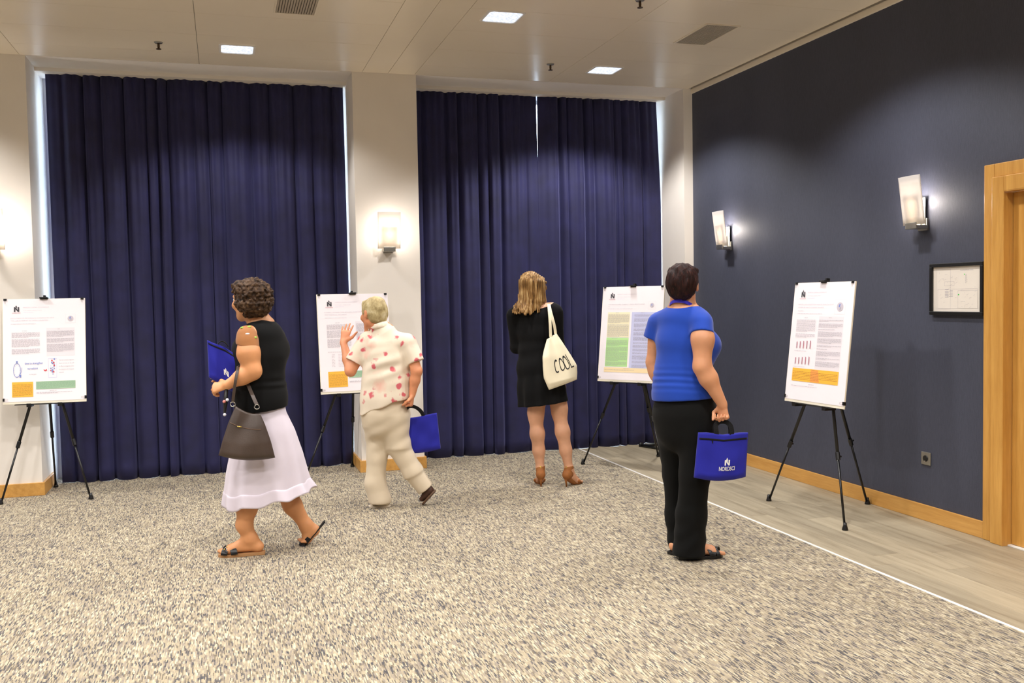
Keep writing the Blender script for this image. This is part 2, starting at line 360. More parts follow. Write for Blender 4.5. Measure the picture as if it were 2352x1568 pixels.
# windows behind the curtains
def window(name, a, b):
    fr = struct(name, join([box(a, a+.05, YW-.1, YW-.04, 0, H), box(b-.05, b, YW-.1, YW-.04, 0, H), box(a+.05, b-.05, YW-.1, YW-.04, 0, .06), box(a+.05, b-.05, YW-.1, YW-.04, H-.05, H-.002), box((a+b)/2-.03, (a+b)/2+.03, YW-.1, YW-.04, .06, H-.05)]), M['white_plastic'], .002)
    for x0, x1 in ((a+.05, (a+b)/2-.03), ((a+b)/2+.03, b-.05)):
        put('pane', box(x0, x1, YW-.075, YW-.069, .06, H-.05), M['glass'], fr)
window('window_1', PA[1], PB[0]); window('window_2', PB[1], PC); window('window_3', -4.34, PA[0])
# curtains
def curtain(label, xa, xb, nf, seed, edge=None, group=None, dy=0):
    rnd = random.Random(seed); ws = [rnd.uniform(.5, 1.6) for _ in range(nf)]; s = sum(ws); bd = [0]
    for q in ws: bd.append(bd[-1]+q/s)
    amp = [rnd.uniform(.5, 1.15) for _ in range(nf)]; ph = [rnd.uniform(-1, 1) for _ in range(nf)]; sk = [rnd.uniform(-.045, .045) for _ in range(nf)]
    def fold(u, z):
        k = 0
        while k < nf-1 and u > bd[k+1]: k += 1
        t = (u-bd[k])/(bd[k+1]-bd[k]); e = min(1, u*nf/1.2, (1-u)*nf/1.2)
        low = 1-z
        a = amp[k]*(.55+.45*low)*e
        yy = -math.tanh(2.1*math.sin(PI*t))*a*.115+.05*a+sk[k]*(t-.5)*e
        yy += .010*math.sin(2*PI*u*nf*2.3+1.5)*(z**2)*e+.006*math.sin(9*z+k*2.1)*low*e
        xx = .03*ph[k]*low*math.sin(PI*t)*e
        return xx, yy
    nu = nf*18
    def fn(u, v):
        xx, yy = fold(u, v); z = .001+v*(H-.015)
        l, r = (edge(v) if edge else (0, 0)); X0, X1 = xa+l, xb+r
        return (X0+(X1-X0)*u+xx, YC+dy+yy, z+.0025*math.sin(u*nf*3)*(1-v))
    g = grid(fn, nu, 30)
    o = put('curtain', g, M['curtain'], None, smooth=True, solid=.003)
    tag(o, label, 'curtain', group); return o
curtain('wide navy blue pleated curtain between the two white pillars on the left', -1.305, 1.058, 16, 3, lambda v: (.006*(1-v), .012*(1-v)))
curtain('navy blue curtain panel behind the woman in the black dress', PB[1]+.02, 2.833, 8, 8, lambda v: (0, .008*min(1, (1-v)/.22)))
curtain('navy blue curtain panel nearest the dark slate wall, behind the poster with coloured boxes', 2.846, 4.052, 8, 15, lambda v: (-.007*min(1, (1-v)/.22), .04*min(1, (1-v)/.28)), dy=.0)
curtain('navy blue curtain outside the frame, left of the leftmost pillar', -4.3, -1.93, 20, 5)
# door in the right wall
door = struct('door_1', box(XR+.022, XR+.062, DY0+.006, DY1-.006, .008, DZ-.006), M['wood_z'], .002)
put('threshold', box(XR+.0, XR+.12, DY0, DY1, 0, .006), M['strip'], door)
cw = 4.424-DY1
put('door_casing', join([box(XR-.022, XR, DY1+.085, 4.424, 0, DZ+cw-.0), box(XR-.042, XR+.0, DY1-.0, DY1+.085, 0, DZ+.085), box(XR-.022, XR, DY0-cw, DY1+.085, DZ+.085, DZ+cw), box(XR-.042, XR, DY0-.085, DY1, DZ, DZ+.085),
     box(XR-.022, XR, DY0-cw, DY0-.085, 0, DZ+.085), box(XR-.042, XR, DY0-.085, DY0, 0, DZ)]), M['wood_z'], door, bev=.004)
put('door_jamb', join([box(XR-.04, XR+.12, DY1-.0025, DY1+.02, 0, DZ), box(XR-.04, XR+.12, DY0-.02, DY0+.0025, 0, DZ), box(XR-.04, XR+.12, DY0-.02, DY1+.02, DZ-.0025, DZ+.02)]), M['wood_z'], door)
hd = put('door_handle', join([tube([(XR+.022, DY0+.09, 1.02), (XR-.03, DY0+.09, 1.02)], .01, 12), tube([(XR-.03, DY0+.085, 1.02), (XR-.032, DY0+.21, 1.02)], .009, 12)]), M['steel'], door, smooth=True)

# ------------------------------------------------------------------ ceiling fittings
def rrect(w, h, r, n=5):
    P = []
    for cx, cy, a0 in ((w/2-r, h/2-r, 0), (-w/2+r, h/2-r, PI/2), (-w/2+r, -h/2+r, PI), (w/2-r, -h/2+r, 1.5*PI)):
        for k in range(n+1): P.append((cx+r*math.cos(a0+PI/2*k/n), cy+r*math.sin(a0+PI/2*k/n)))
    return P
def ring2(rings):
    n = len(rings[0][0]); V = []; F = []
    for P, z in rings: V += [(x, y, z) for x, y in P]
    for i in range(len(rings)-1):
        for k in range(n): F.append([i*n+k, i*n+(k+1) % n, (i+1)*n+(k+1) % n, (i+1)*n+k])
    return np.array(V), F
def make_down():
    t = thing('recessed_ceiling_lamp', '', 'lamp')
    put('lamp_frame', ring2([(rrect(.262, .272, .035), -.0003), (rrect(.258, .268, .035), -.006), (rrect(.232, .242, .03), -.007), (rrect(.228, .238, .03), -.001)]), M['white_plastic'], t, smooth=False)
    V = [(x, y, -.002) for x, y in rrect(.23, .24, .03)]; put('lens', (V, [list(range(len(V)))[::-1]]), M['lens'], t)
    return t
DL = [(.160, 7.44, 'recessed square ceiling lamp above the wide left curtain'), (1.855, 6.20, 'recessed square ceiling lamp at the top middle of the photo, nearest the viewer'), (3.11, 7.452, 'recessed square ceiling lamp above the right curtains near the slate wall')]
off = [(3.11, 4.95), (.160, 4.95), (-1.065, 6.20), (-1.065, 3.7), (1.855, 3.7), (.16, 2.45), (3.11, 2.45), (1.855, 1.2), (-1.065, 1.2), (.16, -.05), (3.11, -.05), (-2.6, 4.95), (-3.7, 3.7), (-2.6, 2.45), (-3.7, 6.2), (-2.6, 7.44), (-3.7, 1.2), (-2.6, -.05), (1.855, -1.3), (-1.065, -1.3)]
ld = bpy.data.lights.new('downlight', 'SPOT'); ld.energy = DOWN_W; ld.spot_size = math.radians(133); ld.spot_blend = .38; ld.shadow_soft_size = .09; ld.color = LAMP_COL
ld2 = ld.copy(); ld2.energy = DOWN_W*2.1
d0 = make_down()
for i, (x, y, lb) in enumerate(DL+[(a, b, 'recessed square ceiling lamp outside the frame') for a, b in off]):
    o = d0 if i == 0 else dup(d0)
    o.location = (x, y, H); o['label'] = lb; o['group'] = 'recessed ceiling lamps'
    l = bpy.data.objects.new('lamp_light', ld2 if y > 7 else ld); col.objects.link(l); l.parent = o; l.location = (0, 0, -.02)
def vent(x, y, label):
    t = thing('ceiling_vent', label, 'vent', (x, y, H), group='ceiling vents')
    put('frame', join([box(-.135, .135, -.26, -.248, -.006, 0), box(-.135, .135, .248, .26, -.006, 0), box(-.135, -.123, -.248, .248, -.006, 0), box(.123, .135, -.248, .248, -.006, 0)]), M['ceiling'], t, bev=.001)
    put('backing', box(-.123, .123, -.248, .248, -.0012, -.0002), M['vent_back'], t)
    put('grille', join([box(-.121+.0165*k, -.121+.0165*k+.011, -.248, .248, -.005, -.0015) for k in range(15)]), M['vent_slat'], t, kind='stuff')
M['vent_back'] = plain('vent_back', (96, 88, 78), .8)
M['vent_slat'] = plain('vent_slat', (178, 166, 148), .5)
vent(.508, 6.19, 'grey slatted ceiling vent cut off by the top edge above the left curtain'); vent(3.42, 6.28, 'grey slatted ceiling vent beside the slate wall')
def sprinkler(x, y, label):
    t = thing('fire_sprinkler', label, 'sprinkler', (x, y, H), group='fire sprinklers')
    put('escutcheon', lathe([(.001, -.009), (.026, -.007), (.032, 0)], 20), M['steel'], t, smooth=True)
    put('stem', lathe([(.007, -.045), (.009, -.03), (.008, -.006)], 12), M['sprk'], t, smooth=True)
    put('deflector', lathe([(.004, -.052), (.018, -.05), (.018, -.047), (.004, -.045)], 16), M['sprk'], t)
M['sprk'] = plain('dark_brass', (92, 74, 56), .4, Metallic=.7)
sprinkler(-.386, 7.371, 'small fire sprinkler left of the lamp above the wide left curtain'); sprinkler(2.60, 7.36, 'small fire sprinkler left of the lamp above the right curtains'); sprinkler(2.609, 5.649, 'small fire sprinkler at the top edge of the photo, right of centre')

# ------------------------------------------------------------------ wall sconces (local: wall is the plane y=0, room towards -y)
def make_sconce():
    t = thing('wall_sconce', '', 'wall lamp')
    put('wall_plate', box(-.04, .04, -.016, 0, -.055, .02), M['steel'], t, bev=.003)
    def arc(u, v):
        a = (u-.5)*1.1; return (.155*math.sin(a)/math.sin(.55)*.62, -.076-.155*(math.cos(a)-math.cos(.55))*.3-.04*v, -.02+.30*v)
    put('glass_shade', grid(arc, 14, 6), M['frosted'], t, smooth=True, solid=.004)
    def arc2(u, v):
        a = (u-.5)*.9; return (.05*math.sin(a)/math.sin(.45), -.070-.02*(math.cos(a)-math.cos(.45))-.015*v, 0+.15*v)
    put('inner_glass', grid(arc2, 8, 3), M['frosted'], t, smooth=True, solid=.003)
    put('bracket', join([box(-.05, .05, -.098, -.016, -.045, -.022), box(-.05, .05, -.103, -.0975, -.045, -.006)]), M['steel'], t, bev=.004)
    put('reflector', box(-.03, .03, -.020, -.016, -.02, .15), M['steel'], t, bev=.001)
    put('bulb', tube([(0, -.046, -.022), (0, -.046, .0), (0, -.046, .085), (0, -.046, .1)], [.010, .014, .014, .006], 12), M['bulb'], t, smooth=True)
    return t
sl = bpy.data.lights.new('sconce_light', 'POINT'); sl.energy = SCONCE_W; sl.shadow_soft_size = .028; sl.color = SCONCE_COL
s0 = make_sconce()
for i, (x, y, rz, lb) in enumerate([(1.338, YB, 0, 'lit frosted glass wall lamp on the white pillar between the curtains'), (-1.633, YB, 0, 'lit frosted glass wall lamp cut off by the left edge on the white pillar'),
        (XR, 7.30, -PI/2, 'lit frosted glass wall lamp on the slate wall, farther one near the corner'), (XR, 4.93, -PI/2, 'lit frosted glass wall lamp on the slate wall, nearer one above the framed plan')]):
    o = s0 if i == 0 else dup(s0)
    o.location = (x, y, 1.89 if rz == 0 else 1.87); o.rotation_euler = (0, 0, rz); o['label'] = lb; o['group'] = 'frosted wall lamps'
    for z in (.12,):
        l = bpy.data.objects.new('bulb_light', sl); col.objects.link(l); l.parent = o; l.location = (0, -.052, z)

# ------------------------------------------------------------------ wall socket and framed plan
t = thing('wall_socket', 'square steel wall socket low on the slate wall right of the easel', 'socket', (XR, 4.905, .393), -PI/2)
put('cover_plate', box(-.041, .041, -.009, 0, -.041, .041), M['steel'], t, bev=.004)
V, F = lathe([(.001, -.0155), (.0185, -.0155), (.0205, -.003), (.0205, .0005), (.001, .0005)], 24)
put('socket_insert', (np.c_[V[:, 0], -.0095+V[:, 2]*0.3-.0, V[:, 1]], F), M['black'], t)
put('earth_clip', box(-.004, .004, -.0155, -.009, -.02, -.013), M['chrome'], t)
t = thing('framed_plan', 'black framed evacuation plan hanging beside the door', 'picture frame', (XR, 4.645, 1.449), -PI/2)
w2_, h2_, fw = .215, .156, .022
put('frame', join([box(-w2_, w2_, -.024, 0, h2_-fw, h2_), box(-w2_, w2_, -.024, 0, -h2_, -h2_+fw), box(-w2_, -w2_+fw, -.024, 0, -h2_+fw, h2_-fw), box(w2_-fw, w2_, -.024, 0, -h2_+fw, h2_-fw)]), M['black'], t, bev=.003)
pp = put('plan_sheet', box(-w2_+fw, w2_-fw, -.010, -.002, -h2_+fw, h2_-fw), M['paper2'], t)
rnd = random.Random(5); q = []
def ln(x0, y0, x1, y1, w=.0009):
    d = np.array([x1-x0, y1-y0]); n = np.array([-d[1], d[0]])/np.linalg.norm(d)*w/2
    return np.array([(x0-n[0], y0-n[1], 0), (x1-n[0], y1-n[1], 0), (x1+n[0], y1+n[1], 0), (x0+n[0], y0+n[1], 0)]), [[0, 1, 2, 3]]
def rc(a, b, c, d): return [ln(a, b, c, b), ln(c, b, c, d), ln(c, d, a, d), ln(a, d, a, b)]
q += rc(-.155, -.115, .165, .0)+rc(.01, -.115, .165, -.01)+rc(-.1, .02, -.02, .045)+rc(-.17, -.12, -.05, .12)
for k in range(60):
    x, y = rnd.uniform(-.16, .15), rnd.uniform(-.115, .1)
    if x > 0 and y > .02: continue
    q.append(ln(x, y, x+rnd.choice((0, .012, .02)), y+rnd.choice((.002, .008)), .0008))
for k in range(6): q.append(rect2(-.095, -.05+k*.009, -.065, -.047+k*.009)); q.append(rect2(-.06+.006*(k % 2), -.045+k*.007, -.03, -.043+k*.007))
q.append(textw('EVACUATION PLAN', .03, .108, .1, .006))
for k in range(9): q.append(rect2(.068, .035+.006*k, .068+.008+.01*rnd.random(), .0365+.006*k))
V, F = join(q); put('plan_drawing', (np.c_[V[:, 0], np.full(len(V), -.0106), V[:, 1]], F), M['ink_grey'], pp)
V, F = join([rect2(.058, .083, .065, .089), rect2(.012, -.037, .02, -.03)]); put('green_marks', (np.c_[V[:, 0], np.full(len(V), -.0108), V[:, 1]], F), M['dot_green'], pp, kind='stuff')
# ------------------------------------------------------------------ easels and posters
def blk(P, col_, x0, y0, x1, y1): P.setdefault(col_, []).append(rect2(x0, 1-y1, x1, 1-y0))
def para(P, x0, x1, y0, y1, rnd, col_='ink_grey', lh=.0088, last=.6):
    n = max(1, round((y1-y0)/lh))
    for k in range(n):
        y = y0+k*lh; x = x0; xe = x1 if k < n-1 else x0+(x1-x0)*last
        while x < xe-.004:
            wd = min(rnd.uniform(.012, .045), xe-x)
            P.setdefault(col_, []).append(rect2(x, 1-y-.0025, x+wd, 1-y)); x += wd+.006
def txt(P, s, x, y, wd, h, col_='ink_grey', bold=0, asp=1.374):
    P.setdefault(col_, []).append(textw(s, x, 1-y, wd, h, bold))
def logoN(P, x, y, s, col_):
    a = 1/1.374     # page units are anisotropic: v is 1.374 times longer
    def pg(pts): P.setdefault(col_, []).append((np.array([(x+p[0]*s, 1-y+p[1]*s*a, 0) for p in pts]), [list(range(len(pts)))]))
    pg([(0, 0), (.26, 0), (.26, 1), (0, 1)]); pg([(.74, 0), (1, 0), (1, 1), (.74, 1)]); pg([(.26, 1), (.26, .62), (.74, 0), (.74, .4)]); pg([(.26, 1), (.42, 1.0), (.42, 1.42), (.3, 1.15)]); pg([(.42, 1.42), (.42, .95), (.58, .72), (.6, 1.05)])
def globe(P, x, y, r):
    a = 1/1.374
    P.setdefault('ink_lightgrey', []).append(rect2(x-r*1.7, 1-y-r*1.7*a, x+r*1.7, 1-y+r*1.7*a))
    P.setdefault('paper', []).append(rect2(x-r*1.62, 1-y-r*1.62*a, x+r*1.62, 1-y+r*1.62*a))
    for rr, c_ in ((r, 'ink_pale'), (r*.8, 'ink_lightgrey')):
        P.setdefault(c_, []).append((np.array([(x+rr*math.cos(k*PI/12), 1-y+rr*a*math.sin(k*PI/12), 0) for k in range(24)]), [list(range(24))]))
    P.setdefault('ink_blue', []).append((np.array([(x-.45*r, 1-y, 0), (x, 1-y-.1*r, 0), (x+.15*r, 1-y+.5*r, 0), (x-.2*r, 1-y+.45*r, 0)]), [[0, 1, 2, 3]]))
    P.setdefault('ink_grey', []).append((np.array([(x-.05*r, 1-y-.5*r, 0), (x+.3*r, 1-y-.35*r, 0), (x+.3*r, 1-y+.0*r, 0), (x+.05*r, 1-y-.1*r, 0)]), [[0, 1, 2, 3]]))
def common(P):
    logoN(P, .14, .125, .062, 'ink'); P.setdefault('ink_pink', []).append(rect2(.115, 1-.139, .22, 1-.1365))
    txt(P, 'NORDSCI SOCIAL CONFERENCE', .25, .087, .31, .0075, 'ink_pale'); txt(P, '17-22 August, Helsinki, Finland', .25, .114, .22, .006, 'ink_pale'); txt(P, 'www.nordsci.org', .25, .134, .12, .006, 'ink_lilac')
def poster1():
    P = {}; R_ = random.Random(1); common(P)
    txt(P, 'EVOLUTION OF IMMIGRANTS INTEGRATION INTO', .1, .192, .52, .009, 'ink_pale'); txt(P, 'THE LABOR MARKET IN THE EU COUNTRIES', .1, .216, .45, .009, 'ink_pale')
    para(P, .1, .4, .243, .26, R_, 'ink_pale', .018, 1); globe(P, .82, .2, .036)
    para(P, .235, .33, .312, .318, R_); para(P, .11, .445, .33, .382, R_); para(P, .11, .445, .395, .475, R_); para(P, .11, .445, .49, .542, R_)
    blk(P, 'ink_lightgrey', .525, .29, .868, .565)
    para(P, .66, .72, .3, .306, R_); para(P, .53, .86, .32, .382, R_); para(P, .53, .86, .394, .436, R_); para(P, .53, .86, .448, .53, R_)
    el = lambda rx, ry, cx=.17, cy=.695, a0=0, a1=2*PI: [(cx+rx*math.cos(a0+(a1-a0)*k/24), 1-cy+ry*math.sin(a0+(a1-a0)*k/24)) for k in range(25)]
    A = P.setdefault('ink_blue', []); A.append(ribbon(el(.042, .068), .005)); A.append(rect2(.16, 1-.62, .18, 1-.605)); A.append(rect2(.165, 1-.63, .175, 1-.615)); A.append(ribbon(el(.07, .1, .16, .66, -1.1, -.1), .004)); A.append(rect2(.2, 1-.765, .22, 1-.74))
    for k in range(8):
        an = k*PI/4; A.append(ribbon([(.17+.032*math.cos(an), 1-.695+.052*math.sin(an)), (.17+.038*math.cos(an), 1-.695+.062*math.sin(an))], .003))
    txt(P, 'time to strengthen', .262, .64, .215, .021, 'ink_blue', .01); txt(P, 'our actions', .295, .69, .125, .021, 'ink_blue', .01); txt(P, 'on integration', .315, .742, .085, .012)
    P.setdefault('ink_red', []).append((np.array([(.485, 1-.695, 0), (.5, 1-.712, 0), (.53, 1-.705, 0), (.522, 1-.69, 0), (.512, 1-.7, 0)]), [[0, 1, 2, 3, 4]]))
    for k in range(34):
        x, y = .56+.07*R_.random(), .6+.15*R_.random(); s = .006+.012*R_.random()
        P.setdefault('ink_blue' if R_.random() < .9 else 'ink_red', []).append((np.array([(x, 1-y, 0), (x+s, 1-y+.3*s, 0), (x+s*.7, 1-y+s, 0), (x-.2*s, 1-y+s*.8, 0)]), [[0, 1, 2, 3]])) if abs((x-.59)+(y-.68)*.35) < .03 else None
    for k in range(4):
        c = [(.545, .59), (.645, .59), (.645, .775), (.545, .775)]; a, b = c[k], c[(k+1) % 4]; P.setdefault('ink_lilac', []).append(ribbon([(a[0], 1-a[1]), (b[0], 1-b[1])], .003))
    for k, s in enumerate(['The need to ensure integration', 'does not rest on the will', 'to effective integration policy', 'on integration of immigrants', 'nationals']): txt(P, s, .675, .612+.03*k, .18 if k < 4 else .055, .011)
    blk(P, 'ink_orange', .11, .81, .36, .955); para(P, .18, .28, .82, .826, R_, 'ink_flame'); para(P, .12, .35, .835, .95, R_, 'ink_brown', .0095)
    blk(P, 'ink_green', .395, .81, .87, .885); para(P, .4, .865, .815, .882, R_, 'ink_sage', .0075)
    para(P, .56, .71, .9, .905, R_); para(P, .4, .83, .915, .935, R_, 'ink_grey', .0085); return P
def poster2():
    P = {}; R_ = random.Random(2); common(P)
    txt(P, 'IS THERE A CONNECTION BETWEEN MONETARY POLICY', .1, .192, .6, .009, 'ink_pale'); txt(P, 'AND FINANCIAL INCLUSION', .1, .216, .3, .009, 'ink_pale')
    para(P, .1, .4, .243, .26, R_, 'ink_pale', .018, 1); globe(P, .84, .2, .036)
    para(P, .24, .34, .295, .3, R_); para(P, .12, .45, .315, .365, R_); para(P, .12, .45, .375, .455, R_); para(P, .12, .45, .465, .55, R_)
    blk(P, 'ink_lightgrey', .52, .285, .88, .76); para(P, .53, .87, .31, .4, R_); para(P, .53, .87, .41, .5, R_); para(P, .53, .87, .51, .6, R_); para(P, .53, .87, .61, .74, R_)
    para(P, .12, .45, .595, .6, R_, 'ink_grey', .0088, 1)
    for k in range(9): para(P, .17, .24, .622+.015*k, .626+.015*k, R_, 'ink_grey'); para(P, .26, .45, .622+.015*k, .626+.015*k, R_, 'ink_pale')
    blk(P, 'ink_orange', .11, .795, .375, .955); para(P, .19, .29, .805, .811, R_, 'ink_flame'); para(P, .12, .365, .825, .95, R_, 'ink_brown', .0105)
    blk(P, 'ink_green', .395, .795, .87, .865); para(P, .4, .865, .8, .862, R_, 'ink_sage', .0075); para(P, .4, .83, .9, .92, R_); return P
def poster3():
    P = {}; R_ = random.Random(3); common(P)
    txt(P, 'THE SINGLE GLOBAL CURRENCY VERSUS PRIVATE MONEY', .11, .196, .6, .009, 'ink_grey'); para(P, .11, .16, .215, .22, R_, 'ink_pale'); para(P, .11, .52, .238, .243, R_, 'ink_pale', .01, 1); globe(P, .82, .205, .034)
    blk(P, 'ink_cream', .11, .275, .475, .545); para(P, .24, .34, .283, .288, R_); para(P, .12, .465, .3, .4, R_); para(P, .12, .465, .41, .54, R_)
    blk(P, 'ink_lime', .11, .55, .475, .86); para(P, .2, .37, .558, .564, R_); para(P, .12, .465, .578, .64, R_); para(P, .12, .465, .65, .7, R_); para(P, .12, .465, .705, .8, R_); para(P, .12, .465, .81, .85, R_)
    blk(P, 'ink_lilac', .505, .275, .93, .87); para(P, .65, .74, .283, .288, R_)
    y = .3
    while y < .84:
        n = R_.choice((2, 3, 4, 5)); para(P, .55, .915, y, y+n*.0088, R_, 'ink_grey', .0088, R_.uniform(.4, .9)); y += n*.0088+.013
    blk(P, 'ink_peach', .1, .87, .93, .92); para(P, .42, .58, .878, .884, R_); para(P, .11, .92, .893, .905, R_); return P
def poster4():
    P = {}; R_ = random.Random(4); common(P)
    txt(P, 'MERGERS AND ACQUISITIONS ANALYSIS FROM THE POINT', .1, .19, .6, .009, 'ink_pale'); txt(P, 'OF VIEW OF THE STATE BUDGET BALANCE', .1, .215, .44, .009, 'ink_pale'); para(P, .1, .27, .24, .246, R_, 'ink_pale'); para(P, .1, .52, .262, .268, R_, 'ink_pale', .01, 1); globe(P, .8, .205, .05)
    para(P, .23, .33, .297, .302, R_); para(P, .1, .43, .317, .42, R_); para(P, .1, .43, .437, .47, R_)
    for yy in (.505, .64):
        for k in range(5):
            x = .135+.058*k; P.setdefault('ink_grey', []).append(rect2(x-.006, 1-yy-.055, x+.0, 1-yy+.004*k)); P.setdefault('ink_pink', []).append(rect2(x+.0, 1-yy-.052, x+.010, 1-yy+.003*k))
        para(P, .1, .44, yy+.075, yy+.08, R_, 'ink_pale')
    blk(P, 'ink_lightgrey', .475, .285, .875, .725); para(P, .64, .72, .293, .298, R_)
    y = .315
    while y < .71:
        n = R_.choice((1, 2, 4, 5, 6)); para(P, .485, .868, y, y+n*.0088, R_, 'ink_grey', .0088, R_.uniform(.3, .9)); y += n*.0088+.012
    blk(P, 'ink_orange', .1, .73, .875, .84)
    for k in range(6): P.setdefault('ink_flame', []).append(([(.4+.012*k+.02*R_.random(), 1-.835+.01*k, 0), (.56-.012*k+.02*R_.random(), 1-.835+.01*k, 0), (.54-.01*k, 1-.735-.004*k, 0), (.42+.01*k, 1-.735-.004*k, 0)], [[0, 1, 2, 3]])) if k == 0 else None
    para(P, .44, .53, .737, .742, R_, 'ink_brown'); para(P, .11, .865, .757, .83, R_, 'ink_brown', .0125); para(P, .4, .55, .858, .863, R_); para(P, .1, .85, .878, .89, R_); return P
M['ink_brown'] = plain('brown_ink', (176, 128, 62), .6, 0); M['ink_sage'] = plain('sage_ink', (140, 172, 148), .6, 0)
ORD = ['ink_lightgrey', 'paper', 'ink_cream', 'ink_lime', 'ink_lilac', 'ink_peach', 'ink_orange', 'ink_green', 'ink_flame', 'ink_pale', 'ink_sage', 'ink_brown', 'ink_blue', 'ink_red', 'ink_pink', 'ink_grey', 'ink']
def easel_set(bx, by, z0, w, h, yaw, tilt, feet, P, elabel, plabel):
    o = np.array((bx, by, 0.)); cy_, sy_ = math.cos(yaw), math.sin(yaw)
    def L(p): q = np.array((p[0], p[1], p[2] if len(p) > 2 else 0))-o; return np.array((q[0]*cy_+q[1]*sy_, -q[0]*sy_+q[1]*cy_, q[2]))
    up = np.array((0, math.sin(tilt), math.cos(tilt))); nr = np.array((0, -math.cos(tilt), math.sin(tilt))); X = np.array((1., 0, 0))
    b0 = np.array((0, 0, z0)); T = thing('display_easel', elabel, 'easel', (bx, by, 0), yaw, 'black folding display easels')
    hub = b0+up*h*.44-nr*.055
    for i, f in enumerate(feet):
        f = L(f); top = hub+(X*(.016, .016, 0)[i]*(-1 if i == 0 else 1)); d = top-f; ln_ = np.linalg.norm(d); d /= ln_
        k = .40 if i != 2 else .42
        lg = put('leg', join([tube([f+d*.02, f+d*ln_*k], .0075, 10), tube([f+d*ln_*k, top], .0105, 10)]), M['black_metal'], T, smooth=True)
        put('leg_collar', join([tube([f+d*(ln_*k-.025), f+d*(ln_*k+.025)], .0145, 10), tube([f+d*ln_*k, f+d*ln_*k+np.cross(d, X)*.028], .007, 8)]), M['black'], lg, smooth=False, bev=.002)
        put('rubber_foot', lathe([(.011, 0), (.019, .0), (.017, .012), (.011, .03), (.0095, .045)], 14, f), M['black'], lg, smooth=True)
        if i < 2:
            tt = (z0+.01-f[2])/(top[2]-f[2]); p = f+(top-f)*tt; q = p+np.array((0, -.0, 0)); fr = b0+nr*.03; 
            put('ledge_bracket', join([box(p[0]-.016, p[0]+.016, min(fr[1], p[1])-.004, max(p[1], fr[1])+.012, z0-.022, z0-.006), box(p[0]-.016, p[0]+.016, fr[1]-.006, fr[1]-.001, z0-.022, z0+.006)]), M['black'], T, bev=.002)
    put('ledge_bar', box(-w*.36, w*.33, -.022, .012, z0-.006, z0-.001), M['black'], T)
    put('hub', tube([hub-up*.035, hub+up*.035], .024, 14), M['black'], T, smooth=False, bev=.004)
    tp = b0+up*(h+.01)-nr*.03
    put('mast', tube([hub, tp], .008, 10), M['black_metal'], T, smooth=True)
    cl = orient(box(-.028, .028, -.030, .014, -.004, .006)[0], b0+up*(h+.004)+nr*.002, X, -nr, up); c2 = orient(box(-.008, .008, -.010, .016, .004, .022)[0], b0+up*(h+.006)-nr*.012, X, -nr, up)
    c3 = orient(box(-.028, .028, -.012, -.008, -.010, .004)[0], b0+up*(h+.004)+nr*.002, X, -nr, up)
    put('top_clip', join([(cl, box(0, 1, 0, 1, 0, 1)[1]), (c2, box(0, 1, 0, 1, 0, 1)[1]), (c3, box(0, 1, 0, 1, 0, 1)[1])]), M['black'], T, bev=.0015)
    B = thing('poster_board', plabel, 'poster', (bx, by, 0), yaw, 'conference posters on easels')
    fb = box(-w/2, w/2, -.010, 0, 0, h); put('foam_board', (orient(fb[0], b0, X, -nr, up), fb[1]), M['foam'], B, bev=.001)
    pb = box(-w/2+.004, w/2-.002, -.0115, -.0101, h*.022, h-.001); pp = put('paper_sheet', (orient(pb[0], b0, X, -nr, up), pb[1]), M['paper'], B)
    for i, k in enumerate([q for q in ORD if q in P]):
        V, F = join(P[k]); V = V.copy(); yy = -.0119-.00016*ORD.index(k)
        L3 = np.c_[(V[:, 0]-.5)*w, np.full(len(V), yy), (.022+.978*V[:, 1])*h]
        put('printed_'+('text' if k in ('ink', 'ink_grey', 'ink_pale', 'ink_brown', 'ink_sage') else 'shapes'), (orient(L3, b0, X, -nr, up), F), M[k], pp, kind='stuff' if k in ('ink', 'ink_grey', 'ink_pale', 'ink_brown', 'ink_sage') or len(P[k]) > 1 else None)
    def clip(x, z, side):
        if side == 0: g = [box(x-.011, x+.011, -.0165, .003, h-.012, h+.003)]; wv_ = [tube([(x-.006, -.017, h-.01), (x-.004, -.0172, h-.034), (x+.004, -.0172, h-.034), (x+.006, -.017, h-.01)], .0008, 6)]
        else: g = [box(min(x, x-side*.013), max(x, x-side*.013), -.0165, .003, z-.011, z+.011)]; wv_ = [tube([(x-side*.012, -.017, z-.006), (x-side*.036, -.0172, z-.004), (x-side*.036, -.0172, z+.004), (x-side*.012, -.017, z+.006)], .0008, 6)]
        G = join(g); W_ = join(wv_)
        c_ = put('binder_clip', (orient(G[0], b0, X, -nr, up), G[1]), M['black'], B, bev=.001); put('wire_handle', (orient(W_[0], b0, X, -nr, up), W_[1]), M['chrome'], c_)
    clip(-w/2+.02, 0, 0); clip(w/2-.02, 0, 0); clip(-w/2-.001, .035, -1); clip(w/2+.001, .035, 1)
easel_set(-1.290, 7.772, .722, .571, .785, -.043, .133, [(-1.603, 7.70), (-.987, 7.648), (-1.322, 8.27)], poster1(), 'black tripod easel under the leftmost poster, in front of the left pillar', 'white poster with a blue stopwatch drawing and big blue words, at the left edge')
easel_set(1.017, 7.696, .699, .585, .804, .077, .12, [(.570, 7.66), (1.42, 7.70), (1.035, 8.27)], poster2(), 'black tripod easel holding the poster the white-haired person looks at', 'white poster half hidden by the white-haired person in a floral shirt')
easel_set(3.221, 7.296, .719, .588, .808, -.932, .148, [(2.923, 7.60), (3.39, 6.98), (3.687, 7.709)], poster3(), 'black tripod easel half hidden behind the woman in the blue shirt', 'poster with cream, light green and lilac text boxes before the right curtain')
